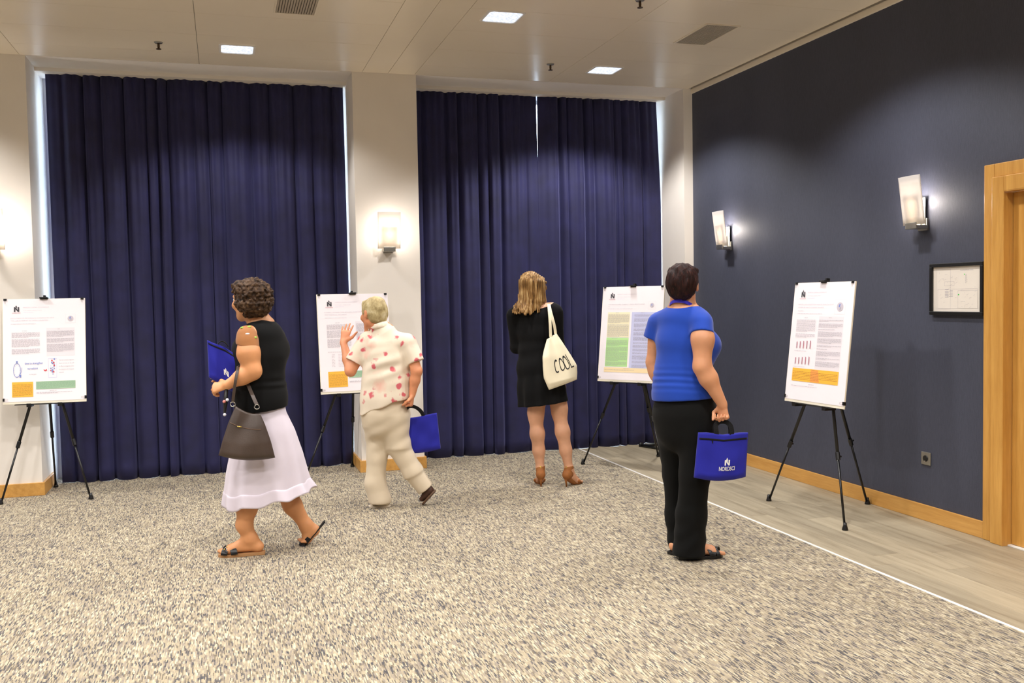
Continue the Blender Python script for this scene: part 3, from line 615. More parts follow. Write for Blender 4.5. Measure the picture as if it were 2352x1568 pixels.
easel_set(3.624, 5.269, .720, .577, .793, -1.491, .118, [(3.593, 5.757), (3.571, 4.88), (4.150, 5.427)], poster4(), 'black tripod easel standing on the wood floor by the slate wall', 'white poster with small bar charts and one wide orange box by the slate wall')
t = thing('metal_stand', 'black metal stand base lying by the curtain behind the woman in blue', 'stand', (3.84, 8.15, 0))
put('base_bar', tube([(3.772, 8.27, .014), (3.87, 7.97, .014)], .013, 10), M['black_metal'], t, True, True); put('base_bar', tube([(3.772, 8.27, .014), (4.04, 8.25, .014)], .013, 10), M['black_metal'], t, True, True)
put('joint', tube([(3.772, 8.27, 0), (3.772, 8.27, .04)], .018, 12), M['black'], t, True, True)
# ------------------------------------------------------------------ distance-field modelling (bodies and clothes as one continuous surface each)
class Vol:
    def __init__(s, h=.005): s.h = h; s.p = []; s.post = []; s.disp = None; s.subs = []
    def prim(s, fn, lo, hi, k): s.p.append((fn, np.array(lo), np.array(hi), k))
    def cone(s, a, b, ra, rb, k=.02, flat=1., wide=None, flatb=None, end=False, sub=False):
        # tapered limb between a and b; cross-section ra x ra*flat with the long side along wide; end=True cuts the b end flat
        a = np.array(a, float); b = np.array(b, float); L = np.linalg.norm(b-a); d = (b-a)/max(L, 1e-6)
        W = np.array(wide if wide is not None else frame3(d)[0], float); W = W-(W@d)*d; W /= np.linalg.norm(W); N = np.cross(d, W)
        fb = flat if flatb is None else flatb
        def fn(X, Y, Z):
            qx, qy, qz = X-a[0], Y-a[1], Z-a[2]; al = qx*d[0]+qy*d[1]+qz*d[2]
            t = np.clip(al/max(L, 1e-6), 0, 1); r = ra+(rb-ra)*t; fl = flat+(fb-flat)*t
            w = qx*W[0]+qy*W[1]+qz*W[2]; n = qx*N[0]+qy*N[1]+qz*N[2]; e = al-t*L
            mn = np.minimum(1, fl)
            A, B, C = w/r, n/(r*fl), e/(r*mn)
            k0 = np.sqrt(A*A+B*B+C*C)+1e-6; k1 = np.sqrt((A/r)**2+(B/(r*fl))**2+(C/(r*mn))**2)+1e-6
            v = k0*(k0-1)/k1
            if end: v = np.maximum(v, al-L)
            return v
        R_ = max(ra, rb)*max(1, flat, fb); m = R_+2.5*k+3*s.h
        (s.subs if sub else s.p).append((fn, np.minimum(a, b)-m, np.maximum(a, b)+m, k))
    def ball(s, c, r, k=.02, ax=None, sub=False):
        c = np.array(c, float); r = np.array(r if hasattr(r, '__len__') else (r, r, r), float); A = np.eye(3) if ax is None else np.array(ax, float)
        def fn(X, Y, Z):
            q = [(X-c[0])*A[i][0]+(Y-c[1])*A[i][1]+(Z-c[2])*A[i][2] for i in range(3)]
            k0 = np.sqrt(sum((q[i]/r[i])**2 for i in range(3)))+1e-6; k1 = np.sqrt(sum((q[i]/r[i]**2)**2 for i in range(3)))+1e-6
            return k0*(k0-1)/k1
        m = r.max()+2.5*k+3*s.h; (s.subs if sub else s.p).append((fn, c-m, c+m, k))
    def chain(s, pts, k=.02, **kw):          # pts: (pos, r) or (pos, r, flat)
        for p, q in zip(pts[:-1], pts[1:]): s.cone(p[0], q[0], p[1], q[1], k, flat=p[2] if len(p) > 2 else 1, flatb=q[2] if len(q) > 2 else None, **kw)
    def build(s):
        h = s.h; lo = np.min([p[1] for p in s.p], 0); hi = np.max([p[2] for p in s.p], 0)
        n = np.ceil((hi-lo)/h).astype(int)+1; ax = [(lo[i]+h*np.arange(n[i])).astype(np.float32) for i in range(3)]
        f = np.full(n, .12, np.float32)
        for fn, a, b, k in s.p:
            i0 = np.clip(np.floor((a-lo)/h).astype(int), 0, n-1); i1 = np.clip(np.ceil((b-lo)/h).astype(int)+1, 1, n)
            sl_ = tuple(slice(i0[j], i1[j]) for j in range(3))
            g = np.meshgrid(*(ax[j][sl_[j]] for j in range(3)), indexing='ij', sparse=True)
            d = fn(*g).astype(np.float32); c = f[sl_]
            t = np.clip(.5+.5*(c-d)/k, 0, 1); f[sl_] = c*(1-t)+d*t-k*t*(1-t)
        for fn, a, b, k in s.subs:
            i0 = np.clip(np.floor((a-lo)/h).astype(int), 0, n-1); i1 = np.clip(np.ceil((b-lo)/h).astype(int)+1, 1, n)
            if (i1 <= i0).any(): continue
            sl_ = tuple(slice(i0[j], i1[j]) for j in range(3))
            g = np.meshgrid(*(ax[j][sl_[j]] for j in range(3)), indexing='ij', sparse=True)
            d = -fn(*g).astype(np.float32); c = f[sl_]
            t = np.clip(.5-.5*(c-d)/k, 0, 1); f[sl_] = c*(1-t)+d*t+k*t*(1-t)
        g = np.meshgrid(*ax, indexing='ij', sparse=True)
        if s.disp is not None: f = f+s.disp(*g).astype(np.float32)
        for pf in s.post: f = np.maximum(f, pf(*g).astype(np.float32))
        f[0] = f[-1] = .1; f[:, 0] = f[:, -1] = .1; f[:, :, 0] = f[:, :, -1] = .1
        return nets(f, lo, h)
def nets(f, lo, h):
    ins = f < 0; n = np.array(f.shape)
    cnt = np.zeros(n-1, np.uint8); cs = [(i, j, k) for i in (0, 1) for j in (0, 1) for k in (0, 1)]
    sh = lambda A, c: A[c[0]:n[0]-1+c[0], c[1]:n[1]-1+c[1], c[2]:n[2]-1+c[2]]
    for c in cs: cnt += sh(ins, c)
    act = (cnt > 0) & (cnt < 8); I = np.argwhere(act); idx = np.full(n-1, -1, np.int64); idx[act] = np.arange(len(I))
    P = np.zeros((len(I), 3)); W = np.zeros(len(I))
    vals = {c: f[I[:, 0]+c[0], I[:, 1]+c[1], I[:, 2]+c[2]] for c in cs}
    for c in cs:
        for a in range(3):
            if c[a]: continue
            c2 = list(c); c2[a] = 1; c2 = tuple(c2); v0, v1 = vals[c], vals[c2]; x = (v0 < 0) != (v1 < 0)
            t = np.where(x, v0/np.where(x, v0-v1, 1), 0); p = np.array(c, float)[None]+np.zeros((len(I), 3)); p[:, a] += t
            P += p*x[:, None]; W += x
    V = lo+h*(I+P/W[:, None]); F = []
    for a in range(3):
        b, c = (a+1) % 3, (a+2) % 3
        s0 = [slice(1, n[j]-1) for j in range(3)]; s1 = list(s0); s0[a] = slice(0, n[a]-1); s1[a] = slice(1, n[a])
        A, B = ins[tuple(s0)], ins[tuple(s1)]; E_ = np.argwhere(A != B); fl = A[A != B]
        if not len(E_): continue
        q = E_+1; q[:, a] -= 1
        def cell(db, dc): r = q.copy(); r[:, b] -= db; r[:, c] -= dc; return idx[r[:, 0], r[:, 1], r[:, 2]]
        Q = np.stack([cell(1, 1), cell(0, 1), cell(0, 0), cell(1, 0)], 1); Q[~fl] = Q[~fl][:, ::-1]; F.append(Q)
    F = np.concatenate(F)
    # one light smoothing pass
    for _ in range(2):
        S = np.zeros_like(V); C = np.zeros(len(V))
        for k in range(4):
            np.add.at(S, F[:, k], V[F[:, (k+1) % 4]]); np.add.at(C, F[:, k], 1)
            np.add.at(S, F[:, (k+1) % 4], V[F[:, k]]); np.add.at(C, F[:, (k+1) % 4], 1)
        V = V*.5+.5*S/C[:, None]
    return V, F
def fmesh(name, vol, mat, parent, label=None):
    V, F = vol.build(); V = V-np.array(root_of(parent).location) if parent else V
    me = bpy.data.meshes.new('m'); me.vertices.add(len(V)); me.vertices.foreach_set('co', V.astype(np.float32).ravel())
    me.loops.add(F.size); me.loops.foreach_set('vertex_index', F.astype(np.int32).ravel()); me.polygons.add(len(F))
    me.polygons.foreach_set('loop_start', np.arange(0, F.size, 4, dtype=np.int32)); me.polygons.foreach_set('loop_total', np.full(len(F), 4, np.int32))
    me.update(calc_edges=True); me.validate(); me.polygons.foreach_set('use_smooth', [True]*len(me.polygons)); me.materials.append(mat)
    o = bpy.data.objects.new(name, me); col.objects.link(o); o.parent = parent; return tag(o, label)
def wob(X, Y, Z, s, seed=0):
    a = seed*1.7
    return (np.sin(X*s+1.3*np.sin(Z*s*.7+a)+a)+np.sin(Y*s*1.1+1.1*np.sin(X*s*.8+2*a)+2)+np.sin(Z*s*.9+1.2*np.sin(Y*s*.6+a)+4))/3
class Fig:          # a person's own frame: origin on the floor, R to the viewer's right, F away from the viewer
    def __init__(s, bx, by):
        s.B = np.array((bx, by, 0.)); D = math.hypot(bx, by); s.F = np.array((bx/D, by/D, 0)); s.R = np.array((by/D, -bx/D, 0)); s.U = np.array((0, 0, 1.))
    def J(s, u, v, d=0):      # measured point of the photo at depth d behind the person's base
        ray = f_*FPX+r2*(u-1176)-u2*(v-784); O = np.array((0, 0, HC)); t = ((s.B-O)@s.F+d)/(ray@s.F); return O+ray*t
    def G(s, u, d, z): p = s.J(u, 784, d); p[2] = z; return p
    def dirv(s, deg):         # horizontal direction; 0 = away from viewer, 90 = to the right, -90 = to the left
        a = math.radians(deg); return s.F*math.cos(a)+s.R*math.sin(a)
def nrm(v): v = np.array(v, float); return v/np.linalg.norm(v)
def head(vol, c, fd, up=(0, 0, 1), s=1.):
    up = nrm(up); fd = nrm(np.array(fd)-(np.array(fd)@up)*up); W = np.cross(fd, up); A = [W, fd, up]; c = np.array(c)
    q = lambda x, y, z: c+s*(W*x+fd*y+up*z)
    vol.ball(q(0, -.008, .012), np.array((.073, .090, .084))*s, .02, A); vol.ball(q(0, .03, -.045), np.array((.056, .060, .072))*s, .03, A)
    vol.cone(q(-.042, .0, -.075), q(0, .066, -.105), .022*s, .02*s, .03); vol.cone(q(.042, .0, -.075), q(0, .066, -.105), .022*s, .02*s, .03)
    vol.cone(q(-.03, .078, .012), q(.03, .078, .012), .012*s, .012*s, .015)
    vol.cone(q(0, .088, .0), q(0, .108, -.034), .007*s, .011*s, .010); vol.ball(q(-.011, .095, -.038), .008*s, .006); vol.ball(q(.011, .095, -.038), .008*s, .006)
    for e in (-1, 1):
        vol.ball(q(e*.029, .096, -.006), .014*s, .012, sub=True); vol.ball(q(e*.036, .07, -.038), .022*s, .02)
        vol.ball(q(e*.079, -.004, -.018), np.array((.009, .019, .031))*s, .005, A); vol.ball(q(e*.088, .004, -.016), np.array((.006, .010, .018))*s, .004, A, sub=True)
    vol.cone(q(-.016, .088, -.066), q(.016, .088, -.066), .007*s, .007*s, .008)
    return q
def face_parts(q, s, body):
    off = np.array(root_of(body).location)
    for e in (-1, 1):
        c = q(e*.029, .0775, -.006)-off; r = .0115*s
        ey = put('eye', ell(c, (r, r, r), 14, 10), M['eye'], body, smooth=True); d = nrm(q(e*.029, .1, -.006)-q(e*.029, .0775, -.006)); put('iris', ell(c+d*r*.72, (r*.45,)*3, 10, 8), M['iris'], ey, smooth=True)
    put('lips', tube([q(-.019, .088, -.067)-off, q(0, .0965, -.065)-off, q(.019, .088, -.067)-off], [.002, .0055, .002], 8), M['lips'], body, smooth=True)
def hand(vol, w, d, pn, s=1., curl=(.3, .3, .3, .3), thumb=.3, side=1, spread=.05, r=.0085):
    # w wrist, d towards the knuckles, pn palm normal, side: which lateral side carries the thumb
    d = nrm(d); pn = nrm(np.array(pn)-(np.array(pn)@d)*d); L = np.cross(d, pn)*side; w = np.array(w)
    vol.cone(w-d*.01, w+d*.078*s, .024*s, .039*s, .012, flat=.62, flatb=.36, wide=L)
    tips = []
    for i, (of, ln_) in enumerate(((.029, .070), (.0095, .079), (-.0105, .073), (-.029, .057))):
        p = w+d*(.078-.004*abs(i-1))*s+L*of*s; dd = nrm(d+L*spread*(1.2-i)); ang = 0; c = curl[i]
        for k, fr in enumerate((.45, .31, .24)):
            ang += c*(1, 1.15, .8)[k]; e = dd*math.cos(ang)+pn*math.sin(ang); qv = p+e*ln_*fr*s
            vol.cone(p, qv, r*s*(1, .92, .84)[k], r*s*(.92, .84, .74)[k], .003); p = qv
        tips.append(p)
    p = w+d*.022*s+L*.024*s; e = nrm(d*.65+L*.75+pn*.25*(1+thumb)); q = p+e*.040*s; vol.cone(p, q, .015*s, .0115*s, .008)
    e2 = nrm(d*(.85-thumb*.2)+L*(.35-thumb)+pn*(.2+.8*thumb)); q2 = q+e2*.030*s; vol.cone(q, q2, .0108*s, .0098*s, .004); e3 = nrm(e2+pn*.3*thumb); vol.cone(q2, q2+e3*.024*s, .0098*s, .008*s, .003)
    return tips
def foot(vol, ank, d, heelz, toez, s=1., ballz=None):
    # ank: ankle centre; d: horizontal direction of the toes; heel and ball resting heights
    d = nrm((d[0], d[1], 0)); L = np.cross((0, 0, 1), d); b = np.array(ank, float)
    heel = b-d*.042*s; heel[2] = heelz+.028*s; ball = b+d*.115*s; ball[2] = toez+.024*s
    vol.cone(b, heel, .034*s, .030*s, .02); vol.cone(heel, ball, .028*s, .026*s, .02, flat=.9, flatb=.75, wide=L); vol.cone(b, ball, .032*s, .020*s, .03)
    vol.cone(ball-L*.018*s, ball+L*.018*s, .021*s, .021*s, .015)
    for i in range(5):
        p = ball+L*(-.030+.015*i)*s+d*.005*s; ln_ = (.058, .052, .046, .040, .032)[i]*s; q = p+d*ln_; q[2] = toez+.009*s; vol.cone(p, q, .011*s, (.0115 if i == 0 else .008)*s, .006)
    return ball, heel
def patch(fn, nu, nv, th):     # a soft two-sided bag: fn(u, v) -> centre point, normal, half thickness
    V = []; F = []
    for sgn in (1, -1):
        for j in range(nv+1):
            for i in range(nu+1):
                p, n, t = fn(i/nu, j/nv); V.append(p+n*sgn*t)
    m = (nu+1)*(nv+1)
    for sd in (0, 1):
        for j in range(nv):
            for i in range(nu):
                a = sd*m+j*(nu+1)+i; q = [a, a+1, a+nu+2, a+nu+1]; F.append(q if sd == 0 else q[::-1])
    bd = [j*(nu+1) for j in range(nv+1)]; bd2 = [j*(nu+1)+nu for j in range(nv+1)]
    for j in range(nv): F.append([bd[j], bd[j+1], m+bd[j+1], m+bd[j]]); F.append([bd2[j+1], bd2[j], m+bd2[j], m+bd2[j+1]])
    for i in range(nu): F.append([i+1, i, m+i, m+i+1]); k = nv*(nu+1); F.append([k+i, k+i+1, m+k+i+1, m+k+i])
    return np.array(V), F
def soft_bag(TL, TR, BR, BL, front, th, seed=0, wr=.004, sag=0., top_dip=0., minth=.006):
    TL, TR, BR, BL = (np.array(p, float) for p in (TL, TR, BR, BL)); n = nrm(front)
    def fn(u, v):      # v: 0 top, 1 bottom
        p = (TL*(1-u)+TR*u)*(1-v)+(BL*(1-u)+BR*u)*v
        p = p+np.array((0, 0, -1))*(sag*math.sin(PI*u)*v+top_dip*max(0, 1-abs(u-.5)*3)*(1-v)**3)
        b = min(1, 5*u)*min(1, 5*(1-u)); b = b**.6
        t = minth+th*(.25+.75*v**.8)*b*(1 if v < .9 else (1-v)/.1*.7+.3)
        w_ = wr*(math.sin(9*u+4*v+seed)+math.sin(14*u*v+2*seed)+math.sin(6*u-9*v+seed*3))/2*b*min(1, (1-v)*6+.2)
        return p+n*w_, n, max(t, .003)
    return fn
def on_bag(fn, V, eps=.0015):
    return np.array([fn(x, y)[0]+fn(x, y)[1]*(fn(x, y)[2]+eps) for x, y in V])
def strip(pts, ns, w, t=.002):      # flat webbing along pts, ns = face normals
    V = []; F = []; N = len(pts); pts = [np.array(p, float) for p in pts]
    for i, p in enumerate(pts):
        d = nrm(pts[min(i+1, N-1)]-pts[max(i-1, 0)]); n = nrm(np.array(ns[i] if isinstance(ns, list) else ns)); s_ = nrm(np.cross(d, n)); n = np.cross(s_, d)
        V += [p+s_*w/2+n*t/2, p-s_*w/2+n*t/2, p-s_*w/2-n*t/2, p+s_*w/2-n*t/2]
    for i in range(N-1):
        for k in range(4): F.append([4*i+k, 4*i+(k+1) % 4, 4*i+4+(k+1) % 4, 4*i+4+k])
    F += [[3, 2, 1, 0], [4*N-4, 4*N-3, 4*N-2, 4*N-1]]; return np.array(V), F
def bez(P, n=14):
    P = [np.array(p, float) for p in P]; out = []
    for i in range(n+1):
        Q = P; t_ = i/n
        while len(Q) > 1: Q = [a*(1-t_)+b*t_ for a, b in zip(Q[:-1], Q[1:])]
        out.append(Q[0])
    return out
def flatlogo(fn, cx, cy, s, asp, word=True):
    # emblem: bold N with a small blade on top and the word below, in bag coordinates (y down)
    g = []
    def pg(pts): g.append((np.array([(cx+(p[0]-.5)*s, cy-p[1]*s*asp) for p in pts]), [list(range(len(pts)))]))
    pg([(0, 0), (.27, 0), (.27, 1), (0, .95)]); pg([(.73, 0), (1, 0), (1, .95), (.73, 1)]); pg([(.27, 1), (.27, .6), (.73, 0), (.73, .42)]); pg([(.27, 1), (.36, .62), (.48, .62), (.45, 1.42)]); pg([(.45, 1.42), (.5, .7), (.62, .7), (.6, 1.05)])
    if word:
        V, F = text2d('NORDSCI', 1, .018); V = V.copy(); V[:, 0] -= V[:, 0].min(); V[:, 0] *= 3.0/V[:, 0].max(); V = V[:, :2]; V[:, 1] *= .75/.72
        g.append((np.array([(cx+(x-1.5)*s, cy-(y-.95)*s*asp) for x, y in V]), F))
    V, F = join(g); return on_bag(fn, V), F

# ================================================================== woman in the royal blue T-shirt
P4 = Fig(2.406, 4.671); J, G = P4.J, P4.G
root = thing('person', 'woman with short auburn hair in a royal blue T-shirt and black trousers, seen from behind', 'person', tuple(P4.B))
fd = P4.dirv(28); Wd = P4.dirv(118); hd_ = P4.dirv(8)
v = Vol(.005); q = head(v, J(1568, 650, .0), hd_, (0, 0, 1))
v.chain([(q(0, -.012, -.05), .052), (J(1568, 700, .01), .055), (J(1572, 722, .01), .07)], .03)
v.cone(J(1526, 736, .06), J(1608, 736, -.08), .043, .043, .05)
v.chain([(J(1572, 735, 0), .14, .62), (J(1570, 810, 0), .13, .66), (J(1570, 870, 0), .135, .68), (J(1570, 925, 0), .155, .7)], .05, wide=Wd)
rs, re, rw = J(1612, 745, -.11), J(1613, 842, -.16), J(1659, 928, -.14)
v.chain([(rs, .056), (J(1614, 780, -.14), .057), (re, .044)], .03); v.chain([(re, .045), (re*.7+rw*.3, .046), (rw, .0265)], .03)
ls, le, lw = J(1511, 742, .09), J(1503, 832, .13), J(1522, 905, .10)
v.chain([(ls, .053), (le, .042)], .03); v.chain([(le, .043), (le*.7+lw*.3, .042), (lw, .026)], .03)
hr = J(1662, 962, -.14); tips = hand(v, rw, hr-rw, -P4.R*.5-P4.F*.8, .92, (1.15, 1.15, 1.15, 1.1), .6, 1, 0); hand(v, lw, J(1535, 960, .06)-lw, P4.F*.3+P4.R, .92, (.35, .35, .4, .4), .3, 1)
for kx, ux, dd in ((1, 1590, -.05), (-1, 1555, .10)): v.chain([(J(ux, 945, dd), .07), (J(ux-3*kx, 1090, dd), .05), (G(1580 if kx > 0 else 1556, -.02 if kx > 0 else .10, .10), .034)], .03)
tw = P4.dirv(72)
b1 = foot(v, G(1583, -.02, .085), tw, .018, .018, .98); b2 = foot(v, G(1556, .10, .085), P4.dirv(40), .018, .018, .98)
body = fmesh('body', v, M['skin_d'], root); face_parts(q, 1, body)
# hair
v = Vol(.004); A = [np.cross(hd_, (0, 0, 1)), hd_, (0, 0, 1)]
v.ball(q(0, -.018, .022), (.083, .098, .088), .02, A); v.ball(q(0, -.045, -.012), (.074, .066, .066), .03, A); v.cone(q(-.03, -.058, -.05), q(.03, -.058, -.05), .035, .035, .03); v.ball(q(.0, -.062, .052), (.045, .03, .04), .02, A); v.cone(q(-.055, .045, .06), q(.05, .05, .062), .032, .03, .02)
v.ball(q(0, .10, -.04), (.06, .06, .09), .02, A, sub=True)
v.disp = lambda X, Y, Z: .0045*wob(X, Y, Z*.35, 190, 1)+.005*wob(X, Y, Z*.8, 75, 2)
for e in (-1, 1): v.ball(q(e*.088, .0, -.028), (.020, .026, .040), .008, A, sub=True)
fmesh('hair', v, M['hair_auburn'], root)
# T-shirt
v = Vol(.005)
v.cone(J(1524, 736, .06), J(1608, 737, -.08), .053, .053, .05)
v.chain([(J(1572, 738, 0), .150, .68), (J(1569, 785, 0), .148, .74), (J(1566, 838, .0), .142, .76), (J(1565, 868, 0), .15, .78), (J(1568, 900, 0), .170, .78), (J(1571, 935, 0), .176, .78)], .04, wide=Wd)
b1_, b2_ = J(1621, 790, .085), J(1578, 790, .15)
v.cone(J(1590, 755, .03), b1_, .085, .070, .06); v.cone(J(1565, 755, .06), b2_, .085, .070, .06); v.cone(b1_, b2_, .062, .062, .05); v.cone(b1_+(0, 0, -.03), J(1590, 880, .06), .06, .08, .06); v.cone(b2_+(0, 0, -.03), J(1575, 880, .09), .06, .08, .06)
v.cone(rs, J(1612, 767, -.135), .060, .0625, .03, end=True); v.cone(ls, J(1502, 776, .105), .058, .059, .03, end=True)
cut = J(1610, 762, -.14); dv = nrm(J(1609, 790, -.145)-J(1620, 740, -.12)); cut2 = J(1500, 773, .11)
Zh = J(1571, 919, -.1)[2]
def post4(X, Y, Z):
    hem = (Zh+.012*((X-P4.B[0])*P4.R[0]+(Y-P4.B[1])*P4.R[1])/.17)-Z
    return np.where(np.abs(Z-Zh) < .25, hem, -1)+0*X
v.post.append(post4)
nk = J(1572, 690, .0); v.ball(nk+P4.F*.01, (.088, .088, .062), .012, sub=True)
v.disp = lambda X, Y, Z: .0028*np.sin(Z*175+2.5*np.sin((X+Y)*11)+3*(X-P4.B[0]))*np.exp(-((Z-(Zh+.11))/.055)**2)+.0022*wob(X, Y, Z, 30, 4)
fmesh('t_shirt', v, M['blue_shirt'], root)
# trousers
v = Vol(.006)
v.chain([(J(1571, 905, 0), .160, .72), (J(1572, 950, 0), .176, .76), (J(1573, 985, 0), .165, .8)], .04, wide=Wd)
v.chain([(J(1600, 985, -.05), .098), (J(1596, 1090, -.05), .078), (J(1588, 1180, -.03), .080), (G(1578, -.02, .035), .090, .95)], .03, end=False)
v.chain([(J(1546, 985, .07), .092), (J(1552, 1090, .10), .068), (J(1553, 1180, .10), .060), (G(1556, .10, .045), .062)], .03)
v.disp = lambda X, Y, Z: .004*wob(X, Y, Z*.6, 24, 7)+.003*np.sin(Z*60+3*np.sin(X*20))*np.exp(-((Z-.1)/.12)**2)
v.post.append(lambda X, Y, Z: .024-Z+0*X+0*Y)
fmesh('trousers', v, M['black_trouser'], root)
def sandal(root, ball, heel, d, mat, sole, s=1., bands=((.02, .022), (-.04, .024)), zoff=0, beads=False, tilt=0):
    d = nrm((d[0], d[1], 0)); L = np.cross((0, 0, 1), d); c = (np.array(ball)+np.array(heel))/2; off = np.array(root.location)
    def ol(t): return .036*s*(1-.35*max(0, -t)**1.2) if t < .3 else .040*s*math.sqrt(max(0, 1-((t-.3)/.72)**2.5))
    Lh = .128*s; P = [(t*Lh, ol(t)) for t in np.linspace(-.98, 1.0, 17)]; out = P+[(x, -y) for x, y in P[::-1]]
    zt = lambda x: (ball[2]-.024*s)+((heel[2]-.028*s)-(ball[2]-.024*s))*min(1, max(0, (.06*s-x)/(.16*s)))
    V = [];
    for z in (-.016, .001): V += [c*[1, 1, 0]+d*(x+.012*s)+L*y+np.array((0, 0, max(0, zt(x)+z) if z < 0 else zt(x)+z)) for x, y in out]
    n = len(out); F = [[k, (k+1) % n, n+(k+1) % n, n+k] for k in range(n)]+[list(range(n))[::-1], [n+k for k in range(n)]]
    sh = thing_part('shoe', (np.array(V)-off, F), sole, root, label=None)
    for i, (x0, w_) in enumerate(bands):
        pts = []; 
        for k in range(13):
            a = PI*k/12; yy = math.cos(a)*.045*s; zz = math.sin(a)*(.040*s-.1*x0)
            xx = x0+(.028*s*(math.cos(a)) if len(bands) > 1 else 0)*(1 if i == 0 else -1)
            cb = np.array(ball); pts.append(cb*[1, 1, 0]+d*xx+L*yy+np.array((0, 0, zt(.05)+zz+.002)))
        N = [nrm(L*math.cos(PI*k/12)+np.array((0, 0, 1))*math.sin(PI*k/12)) for k in range(13)]
        V, F = strip(pts, N, w_, .004); put('strap', (V-off, F), mat, sh, smooth=False, bev=.001)
        if beads and i == 0:
            for k in range(10):
                p = pts[3+k//2]+N[3+k//2]*.004+d*(.006 if k % 2 else -.006); put('bead', ell(p-off, (.005,)*3, 8, 6), M['gold'] if k % 3 else M['chrome'], sh, smooth=True)
    return sh
def thing_part(name, geo, mat, root, label=None): return put(name, geo, mat, root, label=label, bev=.001)
sandal(root, *b1, tw, M['shoe_black'], M['shoe_black'], 1.0, ((.03, .02), (-.0, .02), (-.04, .02))); sandal(root, *b2, P4.dirv(40), M['shoe_black'], M['shoe_black'], 1.0, ((.02, .022), (-.04, .02)))
def lanyard(root, q, c, rx, ry, fdv, dz=.0, w=.016):
    W_ = np.cross(fdv, (0, 0, 1)); pts = []; N = []
    for k in range(25):
        a = 2*PI*k/24; f = math.cos(a); p = np.array(c)+W_*rx*math.sin(a)-fdv*ry*f+np.array((0, 0, .0-.09*(1-f)/2+dz*math.sin(a))); pts.append(p); N.append(nrm(W_*math.sin(a)-fdv*f+np.array((0, 0, .3))))
    V, F = strip(pts, N, w, .0015); return put('lanyard', (V-np.array(root.location), F), M['lanyard'], root)
lanyard(root, q, J(1569, 691, .0), .074, .068, hd_, -.012, .018)
# her blue bag
gp = (tips[0]+tips[3])/2; gp = hr.copy(); gp[2] = tips[1][2]
TL, TR, BR, BL = J(1604, 993, -.19), J(1718, 993, -.13), J(1712, 1094, -.13), J(1594, 1096, -.19)
fr = -np.cross(nrm(TR-TL), nrm(TL-BL)); fr = fr if fr@P4.F < 0 else -fr
bag = thing('tote_bag', 'blue conference bag with black zip and white emblem, carried by the woman in blue', 'bag', tuple((TL+TR)/2*[1, 1, 1]), group='blue conference bags')
fn = soft_bag(TL, TR, BR, BL, fr, .028, 1, .004, .018, .012); off = np.array(bag.location)
V, F = patch(fn, 30, 26, 0); pl = put('pouch', (V-off, F), M['bag_blue'], bag, smooth=True)
def zipband(fn, off, parent, v0=.105, v1=.145, u0=.02, u1=.98):
    g = grid(lambda a, b: on_bag(fn, [(u0+(u1-u0)*a, v0+(v1-v0)*b)], .0012)[0]-off, 24, 2); put('zip', g, M['webbing'], parent, smooth=True, solid=.001)
zipband(fn, off, pl); g = on_bag(fn, [(.27, .14), (.285, .2)], .003); put('zip_pull', tube([g[0]-off, g[1]-off], .003, 6), M['black'], pl)
V, F = flatlogo(fn, .59, .665, .102, 1.15); put('printed_emblem', (V-off, F), M['white_plastic'], pl, kind='stuff')
grip = (tips[0]+tips[1]+tips[2]+tips[3])/4; grip = rw+nrm(hr-rw)*.088-P4.R*.006-P4.F*.012
for s_, dd in ((1, .012), (-1, -.012)):
    a = fn(.36, .02)[0]-fr*dd*-1; b = fn(.66, .02)[0]-fr*dd*-1; pts = bez([a, a+(0, 0, .05), grip+P4.R*-.055+(0, 0, -.015), grip+P4.R*-.02+(0, 0, .012), grip+P4.R*.02+(0, 0, .012), grip+P4.R*.045+(0, 0, -.015), b+(0, 0, .05), b], 20)
    V, F = strip(pts, fr, .024, .002); put('handle', (V-off, F), M['webbing'], bag)

# ================================================================== woman in the black dress
P3 = Fig(2.40, 6.82); J, G = P3.J, P3.G
root = thing('person', 'woman with long dark blond hair, black dress and tan high heels, seen from behind', 'person', tuple(P3.B))
fd = P3.dirv(14); Wd = P3.dirv(104); hd_ = P3.dirv(34)
v = Vol(.005); q = head(v, J(1221, 655, 0), hd_, (0, 0, 1), .98)
v.chain([(q(0, -.012, -.05), .046), (J(1224, 692, 0), .048), (J(1226, 706, 0), .06)], .03); v.cone(J(1190, 712, .02), J(1268, 706, -.02), .04, .04, .04)
v.chain([(J(1228, 725, 0), .12, .62), (J(1228, 800, 0), .105, .66), (J(1240, 880, 0), .14, .7)], .05, wide=Wd)
ls, le, lw = J(1179, 723, .03), J(1186, 798, .06), J(1215, 785, .20); rs, re, rw = J(1277, 716, -.03), J(1283, 790, .02), J(1250, 782, .19)
for a, b, c in ((ls, le, lw), (rs, re, rw)): v.chain([(a, .044), (b, .036)], .03); v.chain([(b, .036), (b*.7+c*.3, .036), (c, .023)], .02)
hand(v, lw, P3.R*.8+P3.F*.2, -P3.F, .9, (.5, .5, .5, .5), .3, 1); hand(v, rw, -P3.R*.9+P3.F*.1, P3.F*-1, .9, (.5, .5, .5, .5), .3, -1)
tL, kL, aL = J(1238, 890, .0), J(1231, 958, .0), J(1241, 1076, .0); tR, kR, aR = J(1275, 890, 0), J(1285, 950, -.0), J(1307, 1078, -.02)
for a, kk, an in ((tL, kL, aL), (tR, kR, aR)):
    cf = kk*.68+an*.32; v.chain([(a, .085), (kk+(0, 0, .04), .060), (kk, .052), (cf-P3.F*.010, .053), (kk*.35+an*.65, .044), (an, .030)], .03)
HZ = .085
fdl, fdr = P3.dirv(-6), P3.dirv(38)
